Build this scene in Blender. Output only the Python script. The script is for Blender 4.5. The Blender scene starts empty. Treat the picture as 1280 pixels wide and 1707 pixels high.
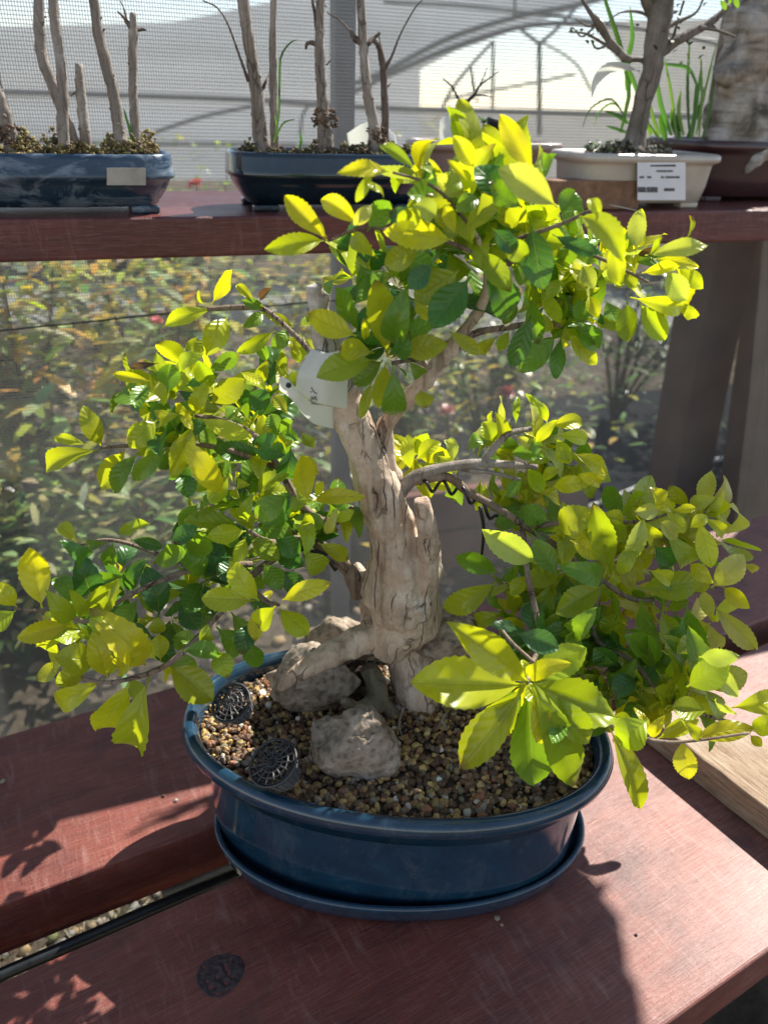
import bpy, math, random
import numpy as np
from mathutils import Vector, Matrix, noise
random.seed(7); NR = np.random.default_rng(7)
S = bpy.context.scene
R_ = math.radians
# ------------------------------------------------------------------ camera
TH, RO, H, FPX = R_(28.0), R_(2.0), 0.6, 1280.0
Fw = Vector((0, math.cos(TH), -math.sin(TH)))
U0 = Vector((0, math.sin(TH), math.cos(TH))); R0 = Vector((1, 0, 0))
Rt = R0*math.cos(RO) + U0*math.sin(RO)
Up = -R0*math.sin(RO) + U0*math.cos(RO)
cam = bpy.data.cameras.new('camera'); camo = bpy.data.objects.new('camera', cam)
S.collection.objects.link(camo)
M3 = Matrix((Rt, Up, -Fw)).transposed()
camo.matrix_world = Matrix.Translation((0, 0, H)) @ M3.to_4x4()
cam.sensor_fit = 'HORIZONTAL'; cam.sensor_width = 36; cam.lens = 36
cam.clip_start = 0.02; cam.clip_end = 400
cam.dof.use_dof = True; cam.dof.focus_distance = 0.58; cam.dof.aperture_fstop = 8.5
S.camera = camo
S.render.resolution_x = 767; S.render.resolution_y = 1024
# ------------------------------------------------------------------ light
SUN_AZ, SUN_EL = R_(40), R_(47.5)
W = bpy.data.worlds.new('World'); S.world = W; W.use_nodes = True
wn = W.node_tree; bg = wn.nodes['Background']
sky = wn.nodes.new('ShaderNodeTexSky'); sky.sky_type = 'NISHITA'; sky.sun_disc = False
sky.sun_elevation = SUN_EL; sky.sun_rotation = SUN_AZ; sky.dust_density = 0.0; sky.air_density = 1.0; sky.ozone_density = 2.5
hsv = wn.nodes.new('ShaderNodeHueSaturation'); hsv.inputs['Saturation'].default_value = .75
wn.links.new(sky.outputs[0], hsv.inputs['Color'])
wtn = wn.nodes.new('ShaderNodeMix'); wtn.data_type = 'RGBA'; wtn.blend_type = 'MULTIPLY'; wtn.inputs[0].default_value = 1; wtn.inputs[7].default_value = (1.05, 1.0, .96, 1)
wn.links.new(hsv.outputs[0], wtn.inputs[6]); wn.links.new(wtn.outputs[2], bg.inputs[0]); bg.inputs[1].default_value = 0.098
sd = bpy.data.lights.new('sun', 'SUN'); sd.energy = 5.0; sd.angle = R_(0.5); sd.color = (1, .95, .86)
so = bpy.data.objects.new('sun', sd); S.collection.objects.link(so)
sv = Vector((math.sin(SUN_AZ)*math.cos(SUN_EL), math.cos(SUN_AZ)*math.cos(SUN_EL), math.sin(SUN_EL)))
so.rotation_euler = sv.to_track_quat('Z', 'Y').to_euler()
S.view_settings.view_transform = 'Standard'; S.view_settings.look = 'None'
S.view_settings.exposure = 1.0; S.view_settings.gamma = 1
S.cycles.max_bounces = 8; S.cycles.transparent_max_bounces = 24
S.cycles.use_denoising = True
# ------------------------------------------------------------------ pixel -> place helpers
CAM = Vector((0, 0, H))
def ray(x, y): return Fw + Rt*((x-640)/FPX) - Up*((y-853.5)/FPX)
def AY(x, y, Y):
    r = ray(x, y); return CAM + r*(Y/r.y)
def AZ(x, y, z):
    r = ray(x, y); return CAM + r*((z-H)/r.z)
SO = Vector((-0.3464, 0.7115, 0.5)); SE = Vector((math.cos(R_(20.5)), math.sin(R_(20.5)), 0)); SN = Vector((-SE.y, SE.x, 0))
def AS(x, y, d):                     # on the upright plane d metres behind the shelf's front edge
    r = ray(x, y); t = ((SO-CAM).dot(SN)+d)/r.dot(SN); return CAM + r*t
def dep(p): return (p-CAM).dot(Fw)
def pxr(p, r): return r*dep(p)/FPX
# ------------------------------------------------------------------ materials
def mat(name):
    m = bpy.data.materials.new(name); m.use_nodes = True
    t = m.node_tree; return m, t, t.nodes['Principled BSDF']
def nd(t, typ, **k):
    n = t.nodes.new(typ)
    for a, v in k.items():
        if a.startswith('i_'):
            n.inputs[a[2:].replace('_', ' ')].default_value = v
        else: setattr(n, a, v)
    return n
def coords(t, scale=(1, 1, 1), rot=(0, 0, 0), src='Object'):
    tc = nd(t, 'ShaderNodeTexCoord'); mp = nd(t, 'ShaderNodeMapping')
    mp.inputs['Scale'].default_value = scale; mp.inputs['Rotation'].default_value = rot
    t.links.new(tc.outputs[src], mp.inputs[0]); return mp.outputs[0]
def nz(t, vec, scale=5, detail=6, rough=.6, dist=0):
    n = nd(t, 'ShaderNodeTexNoise'); n.inputs['Scale'].default_value = scale
    n.inputs['Detail'].default_value = detail; n.inputs['Roughness'].default_value = rough
    n.inputs['Distortion'].default_value = dist
    t.links.new(vec, n.inputs['Vector']); return n.outputs['Fac']
def ramp(t, fac, stops, interp='LINEAR'):
    n = nd(t, 'ShaderNodeValToRGB'); cr = n.color_ramp; cr.interpolation = interp
    while len(cr.elements) < len(stops): cr.elements.new(.5)
    for e, (p, c) in zip(cr.elements, stops):
        e.position = p; e.color = (*c, 1) if len(c) == 3 else c
    t.links.new(fac, n.inputs[0]); return n.outputs[0]
def g(v): return (v, v, v)
def mixc(t, fac, a, b, mode='MIX'):
    n = nd(t, 'ShaderNodeMix', data_type='RGBA', blend_type=mode)
    for s, v in ((0, fac), (6, a), (7, b)):
        if hasattr(v, 'node'): t.links.new(v, n.inputs[s])
        elif isinstance(v, (int, float)): n.inputs[s].default_value = v
        else: n.inputs[s].default_value = (*v, 1)
    return n.outputs[2]
def mth(t, op, a, b=None, c=None):
    n = nd(t, 'ShaderNodeMath', operation=op)
    for i, v in enumerate((a, b, c)):
        if v is None: continue
        if hasattr(v, 'node'): t.links.new(v, n.inputs[i])
        else: n.inputs[i].default_value = v
    return n.outputs[0]
def bump(t, bs, h, strength=.5, dist=.002, prev=None):
    n = nd(t, 'ShaderNodeBump'); n.inputs['Strength'].default_value = strength
    n.inputs['Distance'].default_value = dist; t.links.new(h, n.inputs['Height'])
    if prev is not None: t.links.new(prev, n.inputs['Normal'])
    if bs is not None: t.links.new(n.outputs[0], bs.inputs['Normal'])
    return n.outputs[0]
def simple(name, col, rough=.6, var=.25, scale=40, bstr=.3, metallic=0, spec=.5):
    m, t, b = mat(name); v = coords(t)
    n = nz(t, v, scale)
    lo = tuple(c*(1-var) for c in col); hi = tuple(min(1, c*(1+var)) for c in col)
    t.links.new(ramp(t, n, [(.3, lo), (.7, hi)]), b.inputs['Base Color'])
    b.inputs['Roughness'].default_value = rough; b.inputs['Metallic'].default_value = metallic
    b.inputs['Specular IOR Level'].default_value = spec
    if bstr: bump(t, b, nz(t, v, scale*2.5), bstr, .001)
    return m

def m_redwood(name, dark=(.115, .021, .014), light=(.27, .062, .037), pale=(.42, .26, .22), worn=.42, rough=.38):
    m, t, b = mat(name)
    v = coords(t, (1.6, 22, 22)); fine = nz(t, v, 14, 8, .7, .4); broad = nz(t, coords(t, (2.5, 9, 9)), 3, 5, .6, .8)
    col = ramp(t, broad, [(.3, dark), (.72, light)])
    col = mixc(t, mth(t, 'MULTIPLY', ramp(t, fine, [(.35, g(0)), (.75, g(1))]), .55), col, tuple(c*.45 for c in dark))
    # pale scuffs across the grain left by the saw
    vs = coords(t, (46, 8, 8), (0, 0, R_(24))); saw = nz(t, vs, 3, 4, .6, .6)
    v2 = coords(t); patch = nz(t, v2, 7, 5, .65)
    sc = mth(t, 'MULTIPLY', ramp(t, saw, [(.52, g(0)), (.72, g(1))]), ramp(t, patch, [(.42, g(0)), (.66, g(1))]))
    col = mixc(t, mth(t, 'MULTIPLY', sc, worn), col, pale)
    gl = nz(t, coords(t, (3.5, 95, 60)), 10, 5, .75, .5); col = mixc(t, mth(t, 'MULTIPLY', ramp(t, gl, [(.5, g(0)), (.68, g(1))]), .30), col, tuple(c*.85 for c in pale))
    sp = nz(t, coords(t, (5, 40, 40)), 22, 3, .7); col = mixc(t, mth(t, 'MULTIPLY', ramp(t, sp, [(.68, g(0)), (.78, g(1))]), .35*worn+.1), col, pale)
    if worn > .4:                                            # pale worn end of the boards, which also paints the sunlit stretch brighter
        sx = nd(t, 'ShaderNodeSeparateXYZ'); t.links.new(v2, sx.inputs[0])
        wf = ramp(t, mth(t, 'ADD', sx.outputs[0], mth(t, 'MULTIPLY', patch, .35)), [(.10, g(0)), (.42, g(1))])
        wg = ramp(t, nz(t, coords(t, (4, 70, 70)), 9, 7, .8, .6), [(.38, g(.12)), (.62, g(.85))])
        col = mixc(t, mth(t, 'MULTIPLY', mth(t, 'MULTIPLY', wf, wg), .5), col, (.50, .30, .25))
    bl = nz(t, v2, 11, 4, .6); col = mixc(t, mth(t, 'MULTIPLY', ramp(t, bl, [(.56, g(0)), (.7, g(1))]), .5), col, (.045, .022, .024))
    b.inputs['Coat Weight'].default_value = .03; b.inputs['Coat Roughness'].default_value = .26; b.inputs['Specular IOR Level'].default_value = .5
    t.links.new(col, b.inputs['Base Color'])
    t.links.new(ramp(t, patch, [(.3, g(rough-.06)), (.7, g(rough+.16))]), b.inputs['Roughness'])
    h = mth(t, 'ADD', mth(t, 'MULTIPLY', fine, .8), mth(t, 'ADD', mth(t, 'MULTIPLY', saw, .7), mth(t, 'MULTIPLY', gl, .7)))
    n1 = bump(t, None, h, .55, .0012); bump(t, b, nz(t, v2, 300, 5, .75), .55, .0009, n1)
    return m
def m_glaze(name, c1, c2, c3, scale=26, rough=.12, worn=None, dusty=0):
    m, t, b = mat(name); v = coords(t)
    n = nz(t, v, scale, 8, .65, .3); f = nz(t, v, 420, 2, .8)
    col = ramp(t, n, [(.3, c1), (.62, c2), (.8, c3)])
    col = mixc(t, mth(t, 'MULTIPLY', ramp(t, f, [(.6, g(0)), (.75, g(1))]), .35), col, c3)
    if dusty: col = mixc(t, mth(t, 'MULTIPLY', ramp(t, nz(t, coords(t, (1, 1, .5)), 34, 9, .8, .6), [(.5, g(0)), (.78, g(1))]), dusty), col, (.16, .19, .22))
    if worn:
        wv = nz(t, coords(t, (1, 1, 2.6)), 22, 8, .7, .8); wm = ramp(t, wv, [(.47, g(0)), (.6, g(1))])
        col = mixc(t, mth(t, 'MULTIPLY', wm, .75), col, worn)
        t.links.new(ramp(t, wm, [(0, g(rough)), (1, g(.6))]), b.inputs['Roughness'])
    else: b.inputs['Roughness'].default_value = rough
    t.links.new(col, b.inputs['Base Color'])
    b.inputs['Coat Weight'].default_value = .5 if not worn else .15; b.inputs['Coat Roughness'].default_value = .06
    bump(t, b, nz(t, v, 60, 3, .5), .12, .001)
    return m
def m_bark(name, base=(.62, .48, .37), dark=(.17, .105, .07), pale=(.76, .68, .58), along=(1, 1, .08), sc=60, crack=1.0):
    m, t, b = mat(name); v = coords(t, along, (0, R_(-12), 0)); v0 = coords(t)
    n = nz(t, v, sc, 8, .7, .5); br = nz(t, v0, 26, 6, .65, .6)
    col = ramp(t, br, [(.3, tuple(c*.66 for c in base)), (.52, base), (.74, pale)])
    col = mixc(t, mth(t, 'MULTIPLY', ramp(t, nz(t, coords(t, (1, 1, .4)), 38, 7, .7, .9), [(.5, g(0)), (.64, g(1))]), .55), col, (base[0]*.70, base[1]*.58, base[2]*.50))
    col = mixc(t, mth(t, 'MULTIPLY', ramp(t, nz(t, v0, 320, 5, .75), [(.55, g(0)), (.68, g(1))]), .5), col, tuple(c*.35 for c in base))
    col = mixc(t, mth(t, 'MULTIPLY', ramp(t, n, [(.36, g(1)), (.5, g(0))]), .7), col, dark)
    vo = nd(t, 'ShaderNodeTexVoronoi', feature='DISTANCE_TO_EDGE'); vo.inputs['Scale'].default_value = sc*.9
    # bend the cells so that the cracks wander
    ad = nd(t, 'ShaderNodeVectorMath', operation='ADD'); nn = nd(t, 'ShaderNodeTexNoise'); nn.inputs['Scale'].default_value = 34; nn.inputs['Detail'].default_value = 5
    t.links.new(v0, nn.inputs['Vector']); scl = nd(t, 'ShaderNodeVectorMath', operation='SCALE'); scl.inputs['Scale'].default_value = .012
    t.links.new(nn.outputs['Color'], scl.inputs[0]); t.links.new(v, ad.inputs[0]); t.links.new(scl.outputs[0], ad.inputs[1]); t.links.new(ad.outputs[0], vo.inputs['Vector'])
    ck = ramp(t, vo.outputs['Distance'], [(0, g(1)), (.03, g(0))]); pm = ramp(t, nz(t, v0, 22, 4), [(.45, g(0)), (.6, g(1))])
    ck = mth(t, 'MULTIPLY', ck, pm); ck = mth(t, 'MULTIPLY', ck, crack)
    col = mixc(t, mth(t, 'MULTIPLY', ck, .75), col, tuple(c*.6 for c in dark))
    t.links.new(col, b.inputs['Base Color']); b.inputs['Roughness'].default_value = .8; b.inputs['Specular IOR Level'].default_value = .25
    h = mth(t, 'SUBTRACT', mth(t, 'ADD', n, mth(t, 'MULTIPLY', nz(t, v0, 150, 5, .7), .5)), mth(t, 'MULTIPLY', ck, 1.2))
    bump(t, b, h, .9, .0034)
    return m
def m_rock(name, lo, mid, hi, sc=45):
    m, t, b = mat(name); v = coords(t); n = nz(t, v, sc, 10, .72, .4); p = nz(t, v, sc*.45, 5, .6)
    col = ramp(t, n, [(.3, lo), (.5, mid), (.72, hi)]); col = mixc(t, mth(t, 'MULTIPLY', ramp(t, p, [(.5, g(0)), (.68, g(1))]), .5), col, tuple(c*.5 for c in lo))
    t.links.new(col, b.inputs['Base Color']); b.inputs['Roughness'].default_value = .9; b.inputs['Specular IOR Level'].default_value = .2
    vo = nd(t, 'ShaderNodeTexVoronoi', feature='SMOOTH_F1'); vo.inputs['Scale'].default_value = sc*2.2; t.links.new(v, vo.inputs['Vector'])
    pit = ramp(t, vo.outputs['Distance'], [(.1, g(0)), (.45, g(1))]); col2 = mixc(t, mth(t, 'MULTIPLY', mth(t, 'SUBTRACT', 1.0, pit), .5), col, tuple(c*.4 for c in lo)); t.links.new(col2, b.inputs['Base Color'])
    n1 = bump(t, None, n, 1.0, .006); n2 = bump(t, None, pit, .8, .0025, n1); bump(t, b, nz(t, v, 300, 6, .8), .8, .0016, n2)
    return m
def m_leaf(name, trans=.42, rough=.3, veins=True, gain=1.0):
    m, t, b = mat(name); out = t.nodes['Material Output']
    at = nd(t, 'ShaderNodeAttribute', attribute_name='col'); col = at.outputs['Color']
    v0 = coords(t); mot = nz(t, v0, 55, 4, .6)
    hs = nd(t, 'ShaderNodeHueSaturation'); hs.inputs['Saturation'].default_value = 1.0
    t.links.new(mth(t, 'ADD', mth(t, 'MULTIPLY', mot, .5), .75), hs.inputs['Value']); t.links.new(col, hs.inputs['Color']); col = hs.outputs[0]
    if veins:
        uv = nd(t, 'ShaderNodeUVMap', uv_map='UVMap'); sx = nd(t, 'ShaderNodeSeparateXYZ'); t.links.new(uv.outputs[0], sx.inputs[0])
        au = mth(t, 'ABSOLUTE', mth(t, 'SUBTRACT', sx.outputs[0], .5))
        mid = ramp(t, au, [(0, g(1)), (.022, g(0))])
        ph = mth(t, 'FRACT', mth(t, 'MULTIPLY', mth(t, 'SUBTRACT', sx.outputs[1], mth(t, 'MULTIPLY', au, .42)), 7.0))
        sv_ = mth(t, 'ABSOLUTE', mth(t, 'SUBTRACT', ph, .5)); side = ramp(t, sv_, [(0, g(1)), (.06, g(0))]); puff = ramp(t, sv_, [(0, g(0)), (.5, g(1))], 'EASE')
        vn = mth(t, 'MAXIMUM', mid, mth(t, 'MULTIPLY', side, .55))
        col = mixc(t, mth(t, 'MULTIPLY', vn, .32), col, (.5, .52, .16))
    t.links.new(col, b.inputs['Base Color']); b.inputs['Roughness'].default_value = rough
    b.inputs['Specular IOR Level'].default_value = .55
    tr = nd(t, 'ShaderNodeBsdfTranslucent')
    tc = mixc(t, 1.0, col, (1.65*gain, 1.6*gain, .5), 'MULTIPLY'); t.links.new(tc, tr.inputs[0])
    mx = nd(t, 'ShaderNodeMixShader'); mx.inputs[0].default_value = trans
    t.links.new(b.outputs[0], mx.inputs[1]); t.links.new(tr.outputs[0], mx.inputs[2]); t.links.new(mx.outputs[0], out.inputs[0])
    if veins:
        h = mth(t, 'SUBTRACT', mth(t, 'MULTIPLY', puff, .45), mth(t, 'MULTIPLY', mid, 1.0))
        bump(t, b, h, .55, .0009)
    return m
def m_attr(name, rough=.7, sc=200, bstr=.5):
    m, t, b = mat(name); at = nd(t, 'ShaderNodeAttribute', attribute_name='col'); v = coords(t)
    t.links.new(mixc(t, mth(t, 'MULTIPLY', nz(t, v, sc, 4), .55), at.outputs['Color'], (.03, .02, .015)), b.inputs['Base Color'])
    b.inputs['Roughness'].default_value = rough; bump(t, b, nz(t, v, sc*1.5, 4), bstr, .001); return m
def m_cloth(name, col, alpha=.35, trans=.5):
    m, t, b = mat(name); out = t.nodes['Material Output']; v = coords(t)
    c = ramp(t, nz(t, coords(t, (.35, .35, 3)), 1.6, 4), [(.3, tuple(x*.82 for x in col)), (.7, col)])
    df = nd(t, 'ShaderNodeBsdfDiffuse'); tl = nd(t, 'ShaderNodeBsdfTranslucent'); tp = nd(t, 'ShaderNodeBsdfTransparent')
    t.links.new(c, df.inputs[0]); t.links.new(c, tl.inputs[0])
    a = nd(t, 'ShaderNodeMixShader'); a.inputs[0].default_value = trans; t.links.new(df.outputs[0], a.inputs[1]); t.links.new(tl.outputs[0], a.inputs[2])
    k = nd(t, 'ShaderNodeMixShader'); k.inputs[0].default_value = alpha; t.links.new(a.outputs[0], k.inputs[1]); t.links.new(tp.outputs[0], k.inputs[2])
    t.links.new(k.outputs[0], out.inputs[0]); return m
def m_net(name, pitch=.0036):
    m, t, b = mat(name); out = t.nodes['Material Output']
    tc = nd(t, 'ShaderNodeTexCoord'); sx = nd(t, 'ShaderNodeSeparateXYZ'); t.links.new(tc.outputs['Object'], sx.inputs[0])
    def line(o, p, w):
        f = mth(t, 'FRACT', mth(t, 'DIVIDE', o, p)); d = mth(t, 'ABSOLUTE', mth(t, 'SUBTRACT', f, .5)); return mth(t, 'LESS_THAN', d, w)
    s = mth(t, 'MAXIMUM', line(sx.outputs[0], pitch, .14), line(sx.outputs[2], pitch*1.35, .09))
    c = nz(t, coords(t, (1, 1, 1)), 6, 3)
    col = ramp(t, c, [(.3, (.17, .17, .165)), (.7, (.24, .24, .235))])
    df = nd(t, 'ShaderNodeBsdfDiffuse'); tl = nd(t, 'ShaderNodeBsdfTranslucent'); tp = nd(t, 'ShaderNodeBsdfTransparent')
    t.links.new(col, df.inputs[0]); t.links.new(col, tl.inputs[0])
    a = nd(t, 'ShaderNodeMixShader'); a.inputs[0].default_value = .45; t.links.new(df.outputs[0], a.inputs[1]); t.links.new(tl.outputs[0], a.inputs[2])
    k = nd(t, 'ShaderNodeMixShader'); t.links.new(s, k.inputs[0]); t.links.new(tp.outputs[0], k.inputs[1]); t.links.new(a.outputs[0], k.inputs[2])
    t.links.new(k.outputs[0], out.inputs[0]); return m
def m_ground(name, stops, sc=8):
    m, t, b = mat(name); v = coords(t); n = nz(t, v, sc, 10, .75, .3)
    t.links.new(ramp(t, n, stops), b.inputs['Base Color']); b.inputs['Roughness'].default_value = .95; b.inputs['Specular IOR Level'].default_value = .1
    bump(t, b, nz(t, v, sc*6, 6, .8), .8, .02); return m
# ------------------------------------------------------------------ mesh builder
class MB:
    def __init__(s): s.v = []; s.f = []; s.c = []; s.uv = []; s.n = 0; s.smooth = True
    def add(s, vs, fs, col=None, uvs=None):
        o = s.n; s.v.extend(vs); s.n += len(vs); s.f.extend([tuple(i+o for i in f) for f in fs])
        s.c.extend(col if isinstance(col, list) else [col or (.5, .5, .5)]*len(vs)); s.uv.extend(uvs or [(0, 0)]*len(vs))
    def box(s, cx, cy, cz, sx, sy, sz, rot=None, col=None):
        vs = [Vector((x*sx/2, y*sy/2, z*sz/2)) for x in (-1, 1) for y in (-1, 1) for z in (-1, 1)]
        if rot: vs = [rot @ v for v in vs]
        c = Vector((cx, cy, cz)); s.add([v+c for v in vs], [(0, 1, 3, 2), (4, 6, 7, 5), (0, 4, 5, 1), (2, 3, 7, 6), (0, 2, 6, 4), (1, 5, 7, 3)], col)
    def tube(s, pts, rad, n=10, rough=0, fr=40, col=None, cap=True, sub=6, grain=0):
        pts = [Vector(p) for p in pts]
        if len(pts) > 2 and sub > 1:                       # Catmull-Rom
            P = [pts[0]*2-pts[1]] + pts + [pts[-1]*2-pts[-2]]; q = []; qr = []
            for i in range(1, len(P)-2):
                for k in range(sub):
                    u = k/sub; a, b_, c, d = P[i-1], P[i], P[i+1], P[i+2]
                    q.append(.5*((2*b_)+(c-a)*u+(2*a-5*b_+4*c-d)*u*u+(3*b_-a-3*c+d)*u**3)); qr.append(rad[i-1]*(1-u)+rad[i]*u)
            q.append(pts[-1]); qr.append(rad[-1]); pts, rad = q, qr
        rings = []; fs = []; vs = []
        d0 = (pts[1]-pts[0]).normalized(); ref = Vector((0, 1, 0)) if abs(d0.y) < .8 else Vector((1, 0, 0)); x = d0.cross(ref).normalized()
        for i, p in enumerate(pts):
            d = (pts[min(i+1, len(pts)-1)]-pts[max(i-1, 0)]).normalized(); x = (x-d*x.dot(d)).normalized(); y = d.cross(x)
            for k in range(n):
                a = 2*math.pi*k/n; o = x*math.cos(a)+y*math.sin(a); r = rad[i]
                if rough: r *= 1+rough*noise.noise((p+o*r)*fr)+rough*.5*noise.noise((p+o*r)*fr*3)
                if grain: q = p+o*r; q = q+Vector((q.z*.25, 0, 0)); g1 = noise.noise(Vector((q.x*95, q.y*95, q.z*9))); r *= 1+grain*(.5-abs(g1)*2.2)+grain*.5*noise.noise(Vector((q.x*240, q.y*240, q.z*30)))
                vs.append(p+o*r)
        m = len(pts)
        for i in range(m-1):
            for k in range(n): fs.append((i*n+k, i*n+(k+1) % n, (i+1)*n+(k+1) % n, (i+1)*n+k))
        if cap: fs.append(tuple(range(n-1, -1, -1))); fs.append(tuple((m-1)*n+k for k in range(n)))
        s.add(vs, fs, col)
    def build(s, name, material, parent=None, smooth=None, attr=False, uv=False):
        me = bpy.data.meshes.new(name); me.from_pydata([tuple(v) for v in s.v], [], s.f)
        if attr:
            a = me.color_attributes.new('col', 'FLOAT_COLOR', 'POINT')
            a.data.foreach_set('color', np.array([(*c, 1) for c in s.c], dtype=np.float32).ravel())
        if uv:
            l = me.uv_layers.new(name='UVMap'); idx = np.empty(len(me.loops), dtype=np.int32); me.loops.foreach_get('vertex_index', idx)
            l.data.foreach_set('uv', np.array(s.uv, dtype=np.float32)[idx].ravel())
        me.materials.append(material); me.polygons.foreach_set('use_smooth', [s.smooth if smooth is None else smooth]*len(me.polygons)); me.update()
        o = bpy.data.objects.new(name, me); S.collection.objects.link(o)
        if parent: setp(o, parent)
        return o
def setp(o, p):
    o.parent = p; o.matrix_parent_inverse = Matrix.Translation(p.location).inverted() if p.type == 'EMPTY' and not p.parent else Matrix.Identity(4)
def thing(name, loc, label, cat, group=None):
    o = bpy.data.objects.new(name, None); S.collection.objects.link(o); o.location = loc; o.empty_display_size = .02
    tag(o, label, cat, group); return o
def tag(o, label, cat, group=None, kind=None):
    o['label'] = label; o['category'] = cat
    if group: o['group'] = group
    if kind: o['kind'] = kind
    return o
def struct(o, kind='structure'): o['kind'] = kind; return o
def bevel(o, w, seg=3):
    m = o.modifiers.new('bevel', 'BEVEL'); m.width = w; m.segments = seg; m.limit_method = 'ANGLE'; m.angle_limit = R_(50); return o
def remesh(o, vs, it=2):
    m = o.modifiers.new('remesh', 'REMESH'); m.mode = 'VOXEL'; m.voxel_size = vs; m.use_smooth_shade = True
    if it: k = o.modifiers.new('smooth', 'SMOOTH'); k.iterations = it; k.factor = .5
def displace(o, size, strength, typ='CLOUDS'):
    tx = bpy.data.textures.new('grain', typ); tx.noise_scale = size
    if typ == 'CLOUDS': tx.noise_depth = 4
    d = o.modifiers.new('grain', 'DISPLACE'); d.texture = tx; d.strength = strength; d.mid_level = .5; d.texture_coords = 'LOCAL'
def ico(sub=3):
    bm_ = bpy.data.meshes.new('t'); import bmesh
    b = bmesh.new(); bmesh.ops.create_icosphere(b, subdivisions=sub, radius=1); b.to_mesh(bm_); b.free()
    v = [Vector(x.co) for x in bm_.vertices]; f = [tuple(p.vertices) for p in bm_.polygons]; bpy.data.meshes.remove(bm_); return v, f
ICO1, ICO2, ICO4 = ico(1), ico(2), ico(5)
def smix(a, b, u): return tuple(a[i]*(1-u)+b[i]*u for i in range(3))
def rotz(a): return Matrix.Rotation(a, 3, 'Z')

# superellipse section pot; prof = [(inset, z)...] walked outside from foot to rim, over the lip and down inside
def pot_mesh(mb, c, a, b, rz, prof, ex=2.0, n=96):
    rm = rotz(rz); rows = len(prof); vs = []
    for (ins, z) in prof:
        for k in range(n):
            t = 2*math.pi*k/n; ct, st = math.cos(t), math.sin(t)
            x = (a-ins)*math.copysign(abs(ct)**(2/ex), ct); y = (b-ins)*math.copysign(abs(st)**(2/ex), st)
            vs.append(rm @ Vector((x, y, 0)) + Vector((c[0], c[1], c[2]+z)))
    fs = [(i*n+k, i*n+(k+1) % n, (i+1)*n+(k+1) % n, (i+1)*n+k) for i in range(rows-1) for k in range(n)]
    fs.append(tuple(range(n-1, -1, -1))); fs.append(tuple((rows-1)*n+k for k in range(n)))
    mb.add(vs, fs)
# ================================================================== SETTING
M_soil = m_ground('litter_ground', [(.3, (.035, .028, .02)), (.5, (.11, .09, .065)), (.7, (.24, .20, .15))], 9)
mb = MB(); mb.add([Vector(p) for p in ((-60, -3, -.5), (60, -3, -.5), (60, 120, -.5), (-60, 120, -.5))], [(0, 1, 2, 3)])
struct(mb.build('ground', M_soil, smooth=False))
M_path = m_ground('path_grey', [(.3, (.20, .20, .19)), (.7, (.33, .33, .31))], 5)
mb = MB(); mb.add([Vector(p) for p in ((-9, 3.35, -.496), (9, 5.2, -.496), (9, 6.3, -.496), (-9, 4.35, -.496))], [(0, 1, 2, 3)])
struct(mb.build('path', M_path, smooth=False))
M_gshade = m_ground('shaded_ground', [(.3, (.012, .014, .017)), (.7, (.035, .037, .042))], 14)  # near-black tone that paints shade onto the ground
mb = MB(); mb.add([Vector(p) for p in ((.12, -.5, -.492), (2.5, -.5, -.492), (2.5, 1.0, -.492), (.12, .3, -.492))], [(0, 1, 2, 3)])  # dark sheet standing in for shaded ground below the bench front
struct(mb.build('ground_shade', M_gshade, smooth=False))
mb = MB(); mb.add([Vector(p) for p in ((-.22, 1.05, -.492), (6.5, 2.4, -.492), (6.5, 5.0, -.492), (-.1, 2.9, -.492))], [(0, 1, 2, 3)])  # dark sheet standing in for shade on the ground beyond the net
struct(mb.build('ground_shade', M_gshade, smooth=False))

# litter and stones on the ground seen through the gap and behind the bench
mb = MB()
pal = [(.42, .33, .22), (.30, .21, .13), (.5, .44, .35), (.14, .10, .07), (.35, .36, .33), (.22, .24, .09), (.5, .36, .18)]
def chip(mb, p, r, col, sq=.6):
    v, f = ICO1; q = Matrix.Rotation(random.random()*6.3, 3, Vector((random.random()-.5, random.random()-.5, random.random()-.5)).normalized())
    sx, sy, sz = r*(.7+.6*random.random()), r*(.6+.6*random.random()), r*sq*(.6+.6*random.random())
    mb.add([q @ Vector((a.x*sx*(.85+.3*random.random()), a.y*sy, a.z*sz))+p for a in v], f, col)
for i in range(2600):
    x = -.72+.80*random.random(); y = .60+.62*(x+.60)+random.uniform(-.14, .26)
    chip(mb, Vector((x, y, -.5+.004*random.random())), random.uniform(.003, .011), smix(random.choice(pal), random.choice(pal), random.random()*.4))
for i in range(1700):
    x = random.uniform(-1.4, .5); y = random.uniform(1.25, 3.3)
    chip(mb, Vector((x, y, -.495)), random.uniform(.006, .022), smix(random.choice(pal), random.choice(pal), random.random()))
for i in range(420):     # straw
    x = -.72+.8*random.random(); y = .60+.62*(x+.60)+random.uniform(-.14, .26); a = random.random()*3.1
    d = Vector((math.cos(a), math.sin(a), .1))*random.uniform(.015, .04); p = Vector((x, y, -.488)); mb.tube([p, p+d], [.0011, .0008], 5, col=(.55, .47, .30), sub=1)
struct(mb.build('ground_litter', m_attr('litter', .9, 90), attr=True), 'stuff')

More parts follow.
